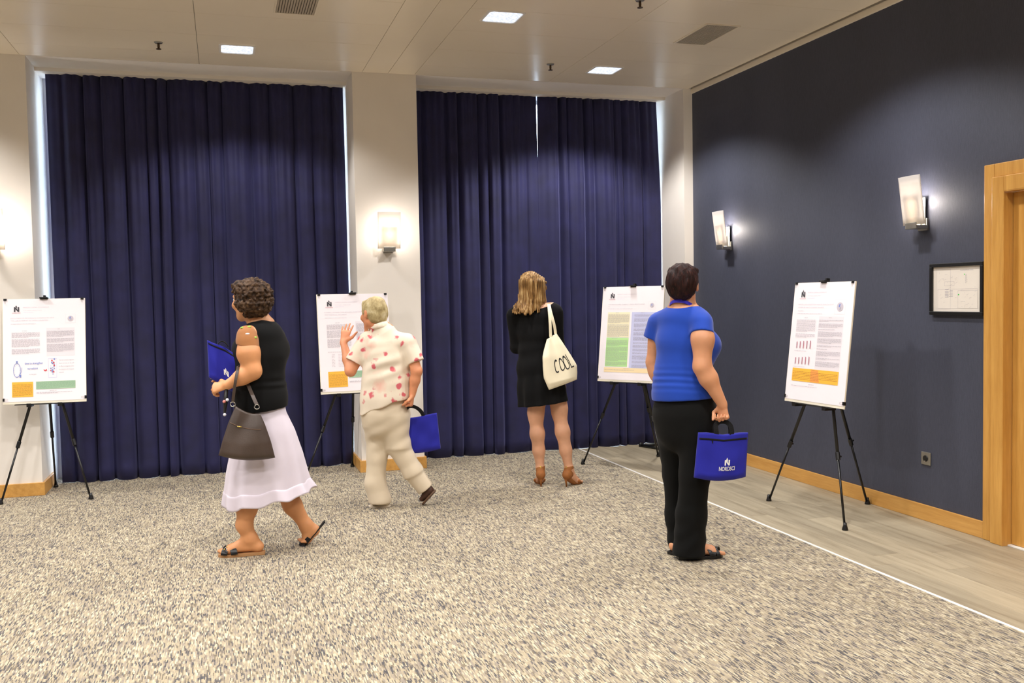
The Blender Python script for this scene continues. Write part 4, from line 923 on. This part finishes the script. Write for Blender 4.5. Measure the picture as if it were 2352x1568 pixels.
def heeled(v, an, d, s=.93):
    d = nrm(d); b = np.array(an); heel = b-d*.028; heel[2] = .095; ball = b+d*.085; ball[2] = .030
    v.cone(b, heel, .029, .026, .015); v.cone(heel, ball, .026, .024, .02, flat=1, flatb=.8); v.cone(b, ball, .028, .02, .025)
    L = np.cross((0, 0, 1), d); v.cone(ball-L*.016, ball+L*.016, .02, .02, .01)
    for i in range(5):
        p = ball+L*(-.028+.014*i); v.cone(p, p+d*(.05-.004*abs(i-1.))+np.array((0, 0, -.012)), .010, .008, .005)
    return ball, heel
an1 = aL.copy(); an1[2] = .135; an2 = aR.copy(); an2[2] = .135
h1 = heeled(v, an1, fdl); h2 = heeled(v, an2, fdr)
body = fmesh('body', v, M['skin_c'], root); face_parts(q, .98, body)
def pump(root, an, bh, d):
    ball, heel = bh; off = np.array(root.location); d = nrm(d); L = np.cross((0, 0, 1), d)
    v = Vol(.0035); b = np.array(an)
    v.cone(heel+(0, 0, -.008), heel+d*.03+(0, 0, -.002), .033, .033, .012); v.cone(heel+(0, 0, .0), b+(0, 0, .004), .033, .034, .015)
    v.cone(b+(0, 0, .006), b+(0, 0, .020), .035, .034, .01, end=True)
    sub = ball+d*.03; v.cone(heel+(0, 0, -.022), ball+(0, 0, -.026), .020, .016, .012, flat=1.3); v.cone(ball+(0, 0, -.022), ball+d*.055+(0, 0, -.024), .034, .026, .01, flat=.28, wide=L)
    v.cone(ball-L*.036+d*-.005, ball+L*.036+d*-.005, .012, .012, .006); v.cone(ball+L*.0+d*.0+(0, 0, .02), ball+d*-.0+(0, 0, .022), .028, .026, .012, flat=.4, wide=L)
    v.cone(ball-L*.034+(0, 0, -.01), ball-L*.008+(0, 0, .024), .008, .008, .008); v.cone(ball+L*.034+(0, 0, -.01), ball+L*.008+(0, 0, .024), .008, .008, .008)
    v.ball(b+d*.06+(0, 0, .02), .03, .01, sub=True)
    v.post.append(lambda X, Y, Z: .001-Z+0*X+0*Y)
    sh = fmesh('high_heel', v, M['shoe_tan'], root)
    hb = heel-d*.008; pts = [np.array((hb[0], hb[1], .075)), np.array((hb[0]+d[0]*-.004, hb[1]+d[1]*-.004, .04)), np.array((hb[0]-d[0]*-.002, hb[1]-d[1]*-.002, .001))]
    put('stiletto', (tube(pts, [.019, .0085, .0055], 12)[0]-off, tube(pts, [.019, .0085, .0055], 12)[1]), M['shoe_tan'], sh, smooth=True)
    z = b-d*.036; vv = box(-.005, .005, -.0025, .0025, -.018, .024); put('gold_zip', (orient(vv[0], z-off+(0, 0, .0), L, d, (0, 0, 1)), vv[1]), M['gold'], sh, bev=.002)
pump(root, an1, h1, fdl); pump(root, an2, h2, fdr)
# dress
v = Vol(.005)
v.cone(J(1188, 716, .02), J(1270, 709, -.02), .046, .046, .04)
v.chain([(J(1229, 728, 0), .138, .66), (J(1227, 765, 0), .128, .7), (J(1226, 805, 0), .112, .78), (J(1232, 840, 0), .150, .74), (J(1243, 890, 0), .178, .78), (J(1249, 940, 0), .196, .78)], .035, wide=Wd)
for a, b, c in ((ls, le, lw), (rs, re, rw)): v.chain([(a, .053), (b, .044)], .03); v.chain([(b, .044), (b*.3+c*.7, .034)], .02)
za, zb = J(1188, 935, 0)[2], J(1311, 918, 0)[2]
def post3(X, Y, Z):
    x = (X-P3.B[0])*P3.R[0]+(Y-P3.B[1])*P3.R[1]; xa = (J(1188, 935, 0)-P3.B)@P3.R; xb = (J(1311, 918, 0)-P3.B)@P3.R
    return za+(zb-za)*(x-xa)/(xb-xa)-Z
v.post.append(post3); v.ball(J(1226, 690, 0), (.075, .075, .055), .01, sub=True)
zw = J(1226, 806, 0)[2]
def d3(X, Y, Z):
    x = (X-P3.B[0])*P3.R[0]+(Y-P3.B[1])*P3.R[1]; y = (X-P3.B[0])*P3.F[0]+(Y-P3.B[1])*P3.F[1]; a = np.arctan2(y, x+.09); lo_ = np.clip((zw-Z)/.4, 0, 1)
    return .010*lo_*np.sin(a*9+1)+.003*wob(X, Y, Z, 34, 3)-.006*np.exp(-((Z-zw)/.012)**2)*0
v.disp = d3
fmesh('dress', v, M['black_dress'], root)
# hair: a smooth cap that falls in locks over the shoulders
v = Vol(.004); A = [np.cross(hd_, (0, 0, 1)), hd_, (0, 0, 1)]
v.ball(q(0, -.012, .022), (.084, .098, .086), .02, A); rnd = random.Random(3)
ends = []
for k in range(30):
    a = -2.25+4.5*k/29; st = q(.074*math.sin(a), -.078*math.cos(a), .0); ln_ = rnd.uniform(.175, .225)-.012*abs(a); out = .032+.02*rnd.random()
    rad = A[0]*math.sin(a)-np.array(hd_)*math.cos(a); md = st+rad*.012+np.array((0, 0, -.12)); en = st+rad*out*(.75 if abs(a) > 1.6 else 1)+np.array((0, 0, -ln_))-P3.R*.022
    if en@P3.R > (J(1243, 700, 0))@P3.R: en = en-P3.R*.02; 
    v.cone(st+(0, 0, .02), md, .024, .021, .012); v.cone(md, en, .020, .006+.004*rnd.random(), .008)
v.cone(q(.062, .05, .045), q(.078, .062, -.03), .022, .016, .015); v.cone(q(-.062, .05, .045), q(-.078, .062, -.05), .022, .016, .015); v.cone(q(.0, .07, .07), q(.06, .085, .02), .022, .018, .015)
v.ball(q(0, .105, -.05), (.058, .06, .085), .02, A, sub=True)
for e in (): pass
v.disp = lambda X, Y, Z: .003*np.sin((X*P3.R[0]+Y*P3.R[1])*420+6*np.sin(Z*9))+.003*wob(X, Y, Z*.25, 90, 5)
fmesh('hair', v, M['hair_blond'], root)
off = np.array(root.location); lb = strip([J(1206, 688, -.085), J(1213, 684, -.098), J(1222, 683, -.100)], -P3.F, .012, .002); 
put('lanyard', (lb[0]-off, lb[1]), M['lanyard'], root)
# her canvas tote
off0 = J(1265, 800, -.17); bag = thing('tote_bag', 'cream canvas tote bag lettered COOL hanging from the shoulder of the woman in black', 'bag', tuple(off0)); off = np.array(bag.location)
T1, T2, Mr, Br, Bl, Ml = J(1256, 779, -.14), J(1278, 765, -.11), J(1325, 838, -.10), J(1325, 871, -.10), J(1261, 895, -.20), J(1246, 820, -.20)
def cf(u, v):
    # left outline / right outline as polylines of v
    def pl(P, t):
        n = len(P)-1; i = min(int(t*n), n-1); w_ = t*n-i; return P[i]*(1-w_)+P[i+1]*w_
    Lf = [T1, J(1250, 800, -.17), Ml, J(1247, 845, -.2), J(1249, 868, -.2), Bl+P3.R*-.0]; Rt = [T2, J(1293, 787, -.12), J(1308, 810, -.11), Mr, J(1326, 855, -.1), Br]
    p = pl(Lf, v)*(1-u)+pl(Rt, v)*u; n = -P3.F*.95+P3.R*.0
    b = (min(1, 4*u)*min(1, 4*(1-u)))**.6; t = .006+.042*b*v**.7*(1 if v < .93 else .5)
    wv_ = .004*math.sin(u*7+v*3)*b+.007*math.sin(u*11-1)*(1-v)**1.5
    return p+n*wv_, n, t
V, F = patch(cf, 26, 26, 0); pc = put('pouch', (V-off, F), M['canvas'], bag, smooth=True)
g = []
def onp(pts, w_): 
    V, F = ribbon(pts, w_); g.append((V[:, :2], F))
arc = lambda cx, cy, rx, ry, a0, a1, n=18: [(cx+rx*math.cos(a0+(a1-a0)*k/n), cy+ry*math.sin(a0+(a1-a0)*k/n)) for k in range(n+1)]
onp(arc(.0, 0, .42, .5, -5.2, -1.0), .14); onp(arc(.95, .0, .40, .48, 0, 2*PI), .13); onp(arc(1.85, .0, .42, .5, 0, 2*PI), .13); onp([(2.45, -.55), (2.5, 0), (2.52, .45)], .14); onp([(2.46, .45), (2.98, .40)], .14)
V, F = join(g); 
# letters measured on the pouch: from u~.33 to .98, baseline rising to the right
def inv(px, py):      # find u, v of a photo pixel on the pouch
    best = None
    for i in range(41):
        for j in range(41):
            p = cf(i/40, j/40)[0]; r_w = p-np.array((0, 0, HC)); z_ = r_w@f_; X_ = 1176+FPX*(r_w@r2)/z_; Y_ = 784-FPX*(r_w@u2)/z_; e = (X_-px)**2+(Y_-py)**2
            if best is None or e < best[0]: best = (e, i/40, j/40)
    return np.array(best[1:])
a, b, c = inv(1280, 841), inv(1311, 830), inv(1282, 855)
W2 = np.array([a+(b-a)*(x/2.9)+(c-a)*(y/.55) for x, y in V]); put('printed_word', (on_bag(cf, W2)-off, F), M['ink_black'], pc, kind='stuff')
sh_ = J(1259, 692, -.03)
for k, (e, dx) in enumerate(((T1*.6+T2*.4, -.0), (T1*.1+T2*.9, .022))):
    pts = bez([e, e+(0, 0, .08)+P3.R*-.002, J(1264, 735, -.16)+P3.R*dx*.6, J(1262, 712, -.13)+P3.R*dx*.3, J(1259, 697, -.085), sh_+(0, 0, .018), J(1262, 693, .06), J(1266, 712, .12)], 22)
    nn = [nrm(-P3.F+np.array((0, 0, 3*max(0, (i-12)/10)))) for i in range(23)]; V, F = strip(pts, nn, .021, .003); put('strap', (V-off, F), M['canvas'], bag)

# ================================================================== white-haired person in the floral shirt
P2 = Fig(1.08, 6.56); J, G = P2.J, P2.G
root = thing('person', 'grey-blond short-haired person in a floral shirt and cream trousers, raising the left hand', 'person', tuple(P2.B))
fd = P2.dirv(-18); Wd = P2.dirv(72); hd_ = P2.dirv(-42)
v = Vol(.005); up2 = nrm((0, 0, 1)+fd*.12); q = head(v, J(858, 716, .02), hd_, up2, .98)
v.chain([(q(0, -.012, -.045), .048), (J(872, 748, 0), .053), (J(885, 762, 0), .07)], .03); v.cone(J(845, 775, .05), J(936, 780, -.05), .04, .04, .04)
v.chain([(J(888, 790, 0), .13, .62), (J(886, 850, 0), .125, .66), (J(885, 910, 0), .13, .7)], .05, wide=Wd)
ls, le, lw = J(842, 785, .03), J(805, 852, .0), J(789, 786, .12)
v.chain([(ls, .046), (le, .037)], .03); v.chain([(le, .036), (le*.6+lw*.4, .034), (lw, .023)], .02)
hand(v, lw, J(795, 760, .14)-lw, P2.F*.9+P2.R*.3, .95, (.12, .12, .15, .2), -.1, -1, .13)
rs, re, rw = J(938, 790, -.05), J(957, 852, -.09), J(947, 905, -.08)
v.chain([(rs, .044), (re, .037)], .03); v.chain([(re, .036), (re*.6+rw*.4, .034), (rw, .024)], .02)
hr = J(943, 940, -.08); hand(v, rw, hr-rw, -P2.R*.9+P2.F*.2, .95, (1.1, 1.15, 1.15, 1.15), .6, -1, 0)
kL = J(866, 1050, .02); kR = J(918, 1030, -.02)
v.chain([(J(868, 945, 0), .075), (kL, .055), (G(866, .0, .09), .036)], .03); v.chain([(J(908, 945, -.02), .075), (kR, .055), (J(975, 1118, -.02), .036)], .03)
body = fmesh('body', v, M['skin_b'], root); face_parts(q, .98, body)
# raised right shoe and standing left shoe as closed slip-ons
def slipon(a, hl, toe, r, mat, smat, label=None):
    v = Vol(.004); a, hl, toe = map(np.array, (a, hl, toe)); v.cone(hl, toe, r, r*.9, .02, flat=.85, flatb=.6); v.cone(a, hl*.6+toe*.4, r*.95, r*.8, .02)
    sh = fmesh('shoe', v, mat, root, label); dn = nrm(np.cross(np.cross(toe-hl, a-hl), toe-hl)); s_ = nrm(toe-hl); L = np.cross(dn, s_); off = np.array(root.location); c = (hl+toe)/2; hh = np.linalg.norm(toe-hl)/2+r*.9
    P = [(hh*math.cos(t_), r*1.02*math.sin(t_)*(1+.12*math.cos(t_))) for t_ in np.linspace(0, 2*PI, 28, endpoint=False)]; V = [c+s_*x+L*y+dn*z-off for z in (-r*.98, -r*.62) for x, y in P]; n = 28
    put('shoe_sole', (V, [[k, (k+1) % n, n+(k+1) % n, n+k] for k in range(n)]+[list(range(n))[::-1], [n+k for k in range(n)]]), smat, sh, bev=.002)
slipon(G(868, 0, .09), G(876, .0, .040), G(848, .02, .036), .039, M['shoe_cream'], M['shoe_cream'])
slipon(J(978, 1118, -.02), J(987, 1126, -.03), J(970, 1145, -.0), .035, M['shoe_dark'], M['sole_brown'], 'dark brown raised shoe')
v = Vol(.004); A = [np.cross(hd_, up2), nrm(hd_), up2]
v.ball(q(0, -.014, .020), (.080, .096, .086), .02, A); v.ball(q(0, -.04, -.02), (.072, .062, .07), .03, A); v.cone(q(-.028, -.055, -.055), q(.028, -.055, -.055), .03, .03, .03); v.cone(q(-.035, .045, .062), q(.035, .045, .062), .022, .022, .02)
v.ball(q(0, .10, -.045), (.064, .062, .09), .02, A, sub=True)
for e in (-1, 1): v.ball(q(e*.084, .0, -.03), (.016, .02, .034), .008, A, sub=True)
v.disp = lambda X, Y, Z: .002*wob(X, Y, Z, 130, 3)+.0035*wob(X, Y, Z, 48, 6)
fmesh('hair', v, M['hair_white'], root)
# floral shirt
v = Vol(.005)
v.cone(J(850, 778, .04), J(932, 783, -.04), .056, .056, .05)
v.chain([(J(890, 795, 0), .160, .66), (J(892, 830, 0), .165, .72), (J(890, 870, 0), .172, .76), (J(888, 915, 0), .178, .78), (J(887, 960, 0), .185, .78)], .04, wide=Wd)
v.cone(ls, J(814, 833, .012), .064, .070, .04, end=True); v.cone(rs, J(955, 831, -.08), .058, .056, .03, end=True)
c1 = J(811, 836, .01); d1 = nrm(J(795, 852, 0)-J(830, 808, .03)); c2 = J(955, 831, -.08)
hl, hm, hr_ = J(832, 950, 0), J(880, 928, 0), J(955, 905, 0)
def post2(X, Y, Z):
    x = (X-P2.B[0])*P2.R[0]+(Y-P2.B[1])*P2.R[1]; xs_ = [((p-P2.B)@P2.R) for p in (hl, hm, hr_)]; zs = [p[2] for p in (hl, hm, hr_)]
    z = np.interp(x, xs_, zs) if not hasattr(Z, 'z') else 0
    hem = z-Z+.006*np.sin(x*40)
    return np.where((Z < .62+.4) & (x > -.17-.0*Z) | (Z < 1.0), hem, -1)
v.post.append(post2); v.cone(J(882, 764, 0), J(874, 752, 0), .085, .07, .03)
p0 = J(880, 850, 0)
def d2(X, Y, Z):
    x = (X-P2.B[0])*P2.R[0]+(Y-P2.B[1])*P2.R[1]; zz = Z-p0[2]
    return .006*np.sin(80*(zz*.85-x*.5)+2*np.sin(x*12))*np.exp(-((x+.02)/.14)**2-((zz-.03)/.10)**2)+.005*wob(X, Y, Z, 26, 9)+.006*np.clip((p0[2]-Z)/.3, 0, 1)*np.sin(x*45)
v.disp = d2
top = fmesh('floral_shirt', v, M['floral'], root)
v = Vol(.004); cc = J(871, 746, .0)
for k in range(13):
    a = -2.3+4.6*k/12; a2 = -2.3+4.6*(k+1)/12
    if k < 12:
        pt = lambda t_: cc+Wd*.060*math.sin(t_)-fd*.060*math.cos(t_)+np.array((0, 0, .006-.03*(1-math.cos(t_))/2)); v.cone(pt(a), pt(a2), .012, .012, .006); v.cone(pt(a)+(0, 0, -.014)+0*Wd, pt(a2)+(0, 0, -.014), .016, .016, .006)
v.ball(q(0, -.02, -.085), (.056, .056, .09), .008, sub=True)
fmesh('collar', v, M['floral'], root)
# trousers
v = Vol(.006)
v.chain([(J(888, 905, 0), .150, .74), (J(886, 950, 0), .165, .78), (J(884, 975, 0), .15, .8)], .04, wide=Wd)
v.chain([(J(864, 975, .02), .082), (kL, .068), (J(862, 1110, .01), .070), (G(864, .0, .05), .080)], .03)
v.chain([(J(910, 965, -.02), .088), (J(915, 1025, -.02), .080), (J(950, 1085, -.02), .068), (J(978, 1122, -.02), .062)], .04, end=True)
v.disp = lambda X, Y, Z: .003*wob(X, Y, Z*.5, 22, 2)+.003*np.sin(60*(Z-.6*X)+2)*np.exp(-((Z-.5)/.12)**2)
v.post.append(lambda X, Y, Z: .030-Z+0*X+0*Y)
fmesh('trousers', v, M['cream_twill'], root)
# bag
TL, TR, BR, BL = J(925, 962, .02), J(1003, 948, -.05), J(1012, 1030, -.05), J(932, 1040, .02)
bag = thing('tote_bag', 'plain blue conference bag held low by the white-haired person', 'bag', tuple((TL+TR)/2), group='blue conference bags'); off = np.array(bag.location)
fr = -np.cross(nrm(TR-TL), nrm(TL-BL)); fr = fr if fr@P2.F < 0 else -fr
fn = soft_bag(TL, TR, BR, BL, fr, .026, 4, .005, .01, .004); V, F = patch(fn, 28, 24, 0); put('pouch', (V-off, F), M['bag_blue'], bag, smooth=True)
grip = rw+nrm(hr-rw)*.085-P2.R*.01
for dd in (.01, -.01):
    a = fn(.12, .02)[0]+fr*dd; b = fn(.62, .02)[0]+fr*dd; pts = bez([a, a+(0, 0, .06), grip+P2.R*-.04, grip+(0, 0, .014), grip+P2.R*.03+(0, 0, .01), b+(-.02, 0, .06), b], 18); V, F = strip(pts, fr, .022, .002); put('handle', (V-off, F), M['webbing'], bag)

# ================================================================== curly-haired woman walking left
P1 = Fig(.07, 5.66); J, G = P1.J, P1.G
root = thing('person', 'curly brown-haired woman in a black top and white skirt walking to the left', 'person', tuple(P1.B))
fd = P1.dirv(-62); Wd = P1.dirv(28); hd_ = P1.dirv(-44)
v = Vol(.005); up1 = nrm((0, 0, 1)+fd*.05); q = head(v, J(571, 684, .0), hd_, up1, 1.0)
v.chain([(q(0, -.012, -.05), .054), (J(592, 732, 0), .057), (J(602, 748, 0), .075)], .03); v.cone(J(577, 764, -.10), J(622, 762, .11), .042, .042, .04)
v.chain([(J(602, 785, 0), .135, .78), (J(598, 850, 0), .12, .85), (J(600, 905, 0), .125, .85)], .04, wide=Wd)
ls, le, lw = J(567, 772, -.13), J(580, 852, -.17), J(522, 884, -.16)
v.chain([(ls, .050), (J(571, 812, -.155), .060), (le, .047)], .03); v.chain([(le, .046), (le*.6+lw*.4, .042), (lw, .027)], .03)
hd2 = J(500, 888, -.14); hand(v, lw, hd2-lw+np.array((0, 0, -.002)), P1.F*.7+np.array((0, 0, -.6)), .98, (.75, .8, .85, .9), .5, -1, 0, .0095)
rs, re, rw = J(632, 775, .12), J(600, 850, .22), J(530, 868, .12); v.chain([(rs, .052), (re, .045)], .03); v.chain([(re, .045), (rw, .028)], .02); hand(v, rw, -P1.R, -P1.F, .95, (.6, .6, .6, .6), .3, 1)
kL = J(565, 1100, -.06); kR = J(645, 1105, .06)
aL = G(561, -.06, .095); aR = J(703, 1206, .06)
v.chain([(J(585, 960, -.05), .09), (kL, .062), (J(566, 1165, -.06)+P1.R*.004, .056), (J(561, 1205, -.06), .043), (aL, .036)], .03)
v.chain([(J(612, 960, .05), .09), (kR, .062), (J(672, 1160, .06), .052), (aR, .036)], .03)
b1 = foot(v, aL, P1.dirv(-84), .018, .016, 1.0)
hR = J(721, 1217, .06); bR = G(692, .06, .034); bR[2] = .036
v.cone(aR, hR, .034, .031, .02); v.cone(hR, bR, .031, .026, .02); v.cone(aR, bR, .032, .022, .03); L = np.cross((0, 0, 1), P1.dirv(-84))
for i in range(5): p = bR+L*(-.03+.015*i)-np.array((0, 0, .01)); v.cone(p, p+P1.dirv(-84)*(.05-.005*i), .011, .0085, .006)
body = fmesh('body', v, M['skin_a'], root); face_parts(q, 1, body)
sandal(root, *b1, P1.dirv(-84), M['shoe_black'], M['sole_tan'], 1.02, ((.0, .036), (-.0, .036)), beads=True)
sr = sandal(root, bR+(0, 0, -.012), bR-P1.dirv(-84)*.135+(0, 0, -.004), P1.dirv(-84), M['shoe_black'], M['shoe_black'], .86, ((.0, .03), (-.0, .03)), beads=False)
L = np.cross((0, 0, 1), P1.dirv(-84)); pv = bR+P1.dirv(-84)*.01+(0, 0, -.03)-np.array(root.location); Mt = Matrix.Translation(Vector(pv)) @ Matrix.Rotation(math.radians(48), 4, Vector(L)) @ Matrix.Translation(-Vector(pv))
for o in [sr]+list(sr.children): o.data.transform(Mt)
# curly hair
v = Vol(.004); A = [np.cross(hd_, up1), nrm(hd_), up1]; rnd = random.Random(9)
v.ball(q(0, -.035, .012), (.098, .105, .100), .02, A); v.ball(q(0, -.058, -.055), (.082, .075, .062), .03, A); v.ball(q(0, .05, .072), (.066, .045, .034), .03, A)
for k in range(520):
    d = np.array([rnd.gauss(0, 1) for _ in range(3)]); d /= np.linalg.norm(d)
    if d[1] > .45 and d[2] < .35: continue
    c = q(d[0]*.096, -.038+d[1]*(.104 if d[1] < 0 else .125), .005+d[2]*.098-(.02 if d[2] < 0 else 0)); v.ball(c, rnd.uniform(.008, .016), .003)
v.ball(q(0, .115, -.045), (.07, .07, .088), .015, A, sub=True)
v.disp = lambda X, Y, Z: .005*wob(X, Y, Z, 190, 8)+.004*wob(X, Y, Z, 330, 5)
fmesh('hair', v, M['hair_curly'], root)
# black top
v = Vol(.005)
v.cone(J(584, 765, -.075), J(620, 763, .09), .052, .05, .05)
v.chain([(J(603, 778, 0), .150, .80), (J(602, 815, 0), .150, .86), (J(598, 850, 0), .145, .86), (J(597, 880, 0), .15, .86), (J(600, 915, 0), .158, .88), (J(601, 955, 0), .163, .88)], .04, wide=Wd)
v.ball(J(565, 800, .03), .075, .06); v.ball(J(636, 800, .05), .065, .06); v.cone(rs, rs*.6+re*.4, .06, .058, .03)
ze = J(600, 943, 0)[2]
v.post.append(lambda X, Y, Z: ze+.0*X+.035*((X-P1.B[0])*P1.R[0]+(Y-P1.B[1])*P1.R[1]-.05)/.1*.3-Z); v.ball(q(0, -.02, -.1), (.068, .068, .062), .01, sub=True)
v.ball(ls+P1.F*-.03+np.array((0, 0, -.01)), (.05, .05, .065), .01, sub=True); kh = J(625, 748, -.09)
v.disp = lambda X, Y, Z: .0025*wob(X, Y, Z, 32, 5)+.0035*np.sin(Z*120+4*X)*np.exp(-((Z-(ze+.16))/.03)**2)
fmesh('sleeveless_top', v, M['black_knit'], root)
v = Vol(.004); v.chain([(ls+(0, 0, .006), .055), (ls*.72+J(571, 812, -.155)*.28, .058), (ls*.35+J(571, 812, -.155)*.65, .0615)], .02, end=False)
sc_ = ls*.52+J(570, 810, -.16)*.48; v.post.append(lambda X, Y, Z: sc_[2]-.02-Z+.35*((X-sc_[0])*P1.R[0]+(Y-sc_[1])*P1.R[1])*-1)
slv = fmesh('cap_sleeve', v, M['mesh_sleeve'], root, 'sheer brown cap sleeve with beads'); off = np.array(root.location)
for (px, py), mt in zip(((556, 752), (566, 757), (568, 766), (580, 760), (586, 774), (572, 750)), ('bead_green', 'bead_green', 'bead_white', 'bead_green', 'bead_green', 'bead_green')):
    c = J(px, py, -.13); dd = c-(ls*.7+J(570, 810, -.16)*.3); dd = dd-(dd@P1.F)*P1.F; r_s = .060; hgt = math.sqrt(max(.0002, r_s**2-dd@dd)); c = (ls*.7+J(570, 810, -.16)*.3)+dd-P1.F*(hgt+.002)
    put('bead', ell(c-off, (.010 if mt != 'bead_white' else .013, .006, .006), 12, 8), M[mt], slv, smooth=True)
# skirt: flared, flounced hem, fluted
SK = [(926, 549, 926, 653, .128, 0), (945, 546, 945, 657, .138, 0), (985, 540, 985, 676, .155, .15), (1040, 528, 1040, 694, .17, .35), (1090, 520, 1083, 704, .18, .6), (1134, 516, 1100, 708, .185, .8), (1136, 515, 1101, 709, .190, .85), (1167, 514, 1120, 720, .205, 1.2)]
rings = []
for (vl, ul, vr, ur, dh, fl) in SK:
    l, r = J(ul, vl, 0), J(ur, vr, 0); c = (l+r)/2; rx = np.linalg.norm((r-l)[:2])/2; rings.append((c, rx, dh, (r[2]-l[2])/2, fl))
def skf(u, v_):
    t_ = v_*(len(rings)-1); i = min(int(t_), len(rings)-2); w_ = t_-i; A_, B_ = rings[i], rings[i+1]; mixv = lambda k: A_[k]*(1-w_)+B_[k]*w_
    c, rx, dh, dz, fl = (mixv(k) for k in range(5)); a = 2*PI*u; f = 1+.045*fl*math.sin(a*9+1.2)+.03*fl*math.sin(a*5+.4)+.02*math.sin(a*14)*fl
    p = c+P1.R*rx*math.cos(a)*f+P1.F*dh*math.sin(a)*f; return p+np.array((0, 0, dz*math.cos(a)+.008*fl*math.sin(a*9+2)))
g = grid(skf, 120, 48, True); g = (g[0]-off, g[1]); put('skirt', g, M['white_linen'], root, smooth=True, solid=.003)
# folded blue bag under her arm
TL, TR, BR, BL = J(476, 781, -.02), J(553, 820, .0), J(572, 912, -.02), J(480, 866, -.04)
BR2 = J(560, 915, -.03); bag = thing('tote_bag', 'folded blue conference bag tucked under the arm of the curly-haired woman', 'bag', tuple((TL+TR)/2), group='blue conference bags'); off = np.array(bag.location)
fr = -np.cross(nrm(TR-TL), nrm(TL-BL)); fr = fr if fr@P1.F < 0 else -fr
fn = soft_bag(TL, TR, BR2, BL, fr, .022, 6, .007, .0, -.01); V, F = patch(fn, 28, 26, 0); pl = put('pouch', (V-off, F), M['bag_blue'], bag, smooth=True)
zipband(fn, off, pl, .06, .10); V, F = flatlogo(fn, .50, .70, .14, 1.0, False); put('printed_emblem', (V-off, F), M['white_plastic'], pl, kind='stuff')
pts = [J(501, 790, -.03), J(505, 782, -.03), J(513, 780, -.03), J(520, 788, -.03), J(524, 796, -.03)]; g = tube(bez(pts, 12), .003, 8); put('handle', (g[0]-off, g[1]), M['webbing'], bag, smooth=True)
# brown handbag hanging from the forearm
c0 = J(568, 990, -.26); bag = thing('handbag', 'brown leather handbag hanging from the forearm of the curly-haired woman', 'handbag', tuple(c0)); off = np.array(bag.location)
def hbf(u, v_):
    Lf = [J(541, 932, -.22), J(524, 972, -.23), J(511, 1012, -.24), J(502, 1045, -.24)]; Rt = [J(598, 950, -.22), J(609, 975, -.23), J(622, 1012, -.24), J(632, 1050, -.24)]
    def pl_(P, t_): n = len(P)-1; i = min(int(t_*n), n-1); w_ = t_*n-i; return P[i]*(1-w_)+P[i+1]*w_
    p = pl_(Lf, v_)*(1-u)+pl_(Rt, v_)*u; sagt = -.016*math.sin(PI*u)*(1-v_)**2; sagb = -.018*math.sin(PI*u)*v_
    b = (min(1, 5*u)*min(1, 5*(1-u)))**.5; n = -P1.F
    return p+np.array((0, 0, sagt+sagb))+n*.003*math.sin(8*u+5*v_)*b, n, .008+.045*b*(.2+.8*v_)*(1 if v_ < .92 else (1-v_)/.08*.6+.4)
V, F = patch(hbf, 30, 28, 0); pc = put('pouch', (V-off, F), M['leather'], bag, smooth=True)
g = [on_bag(hbf, [(u, .30+.12*u)], .0005)[0]-off for u in np.linspace(.04, .86, 16)]; put('seam', tube(g, .0022, 6), M['sole_brown'], pc, smooth=True)
g = on_bag(hbf, [(.3, .335)], .002)[0]-off; put('zip_pull', tube([g-P1.R*.012, g+P1.R*.012-np.array((0, 0, .003))], .0035, 8), M['gold'], pc, smooth=True)
arm_pt = le*.45+lw*.55; top_ = arm_pt+np.array((0, 0, .056)); 
A1, A2 = hbf(.03, .0)[0]+(0, 0, .01), hbf(.82, .0)[0]+(0, 0, .004)
for e0, e1 in ((A1, -1), (A2, 1)): pass
R1, R2_ = J(535, 928, -.225), J(590, 934, -.225)
pts = bez([R1+(0, 0, .012), J(537, 900, -.235), J(541, 868, -.25), top_-P1.R*.004-P1.F*.05, top_+(0, 0, .012)], 14); V, F = strip(pts, -P1.F, .016, .004); put('strap', (V-off, F), M['leather'], bag, bev=.001)
pts = bez([R2_+(0, 0, .012), J(578, 905, -.20), J(568, 880, -.13), top_+P1.R*.02+P1.F*.06, top_+(0, 0, .012)], 14); V, F = strip(pts, -P1.F+P1.R*.2, .020, .004); put('strap', (V-off, F), M['leather'], bag, bev=.001)
for c in (R1, R2_):
    g = tube([c+P1.R*.013*math.cos(a)+np.array((0, 0, .013*math.sin(a))) for a in np.linspace(0, 2*PI, 16, endpoint=False)], .003, 8, ref=tuple(P1.F), closed=True); put('ring', (g[0]-off, g[1]), M['chrome'], bag, smooth=True)
kc = J(517, 905, -.16); kr = thing('key_charm', 'small charm with pink and clear beads dangling below her hand', 'charm', tuple(kc)); off = np.array(kr.location)
g = tube([J(520, 893, -.17), J(518, 925, -.17), J(516, 950, -.17)], [.010, .012, .006], 8); put('cord', (g[0]-off, g[1]), M['black'], kr, smooth=True)
for (x, y), m_ in zip(((515, 922), (522, 918), (516, 952)), ('bead_pink', 'bead_white', 'bead_white')): put('bead', ell(J(x, y, -.185)-off, (.009, .009, .009), 12, 8), M[m_], kr, smooth=True)
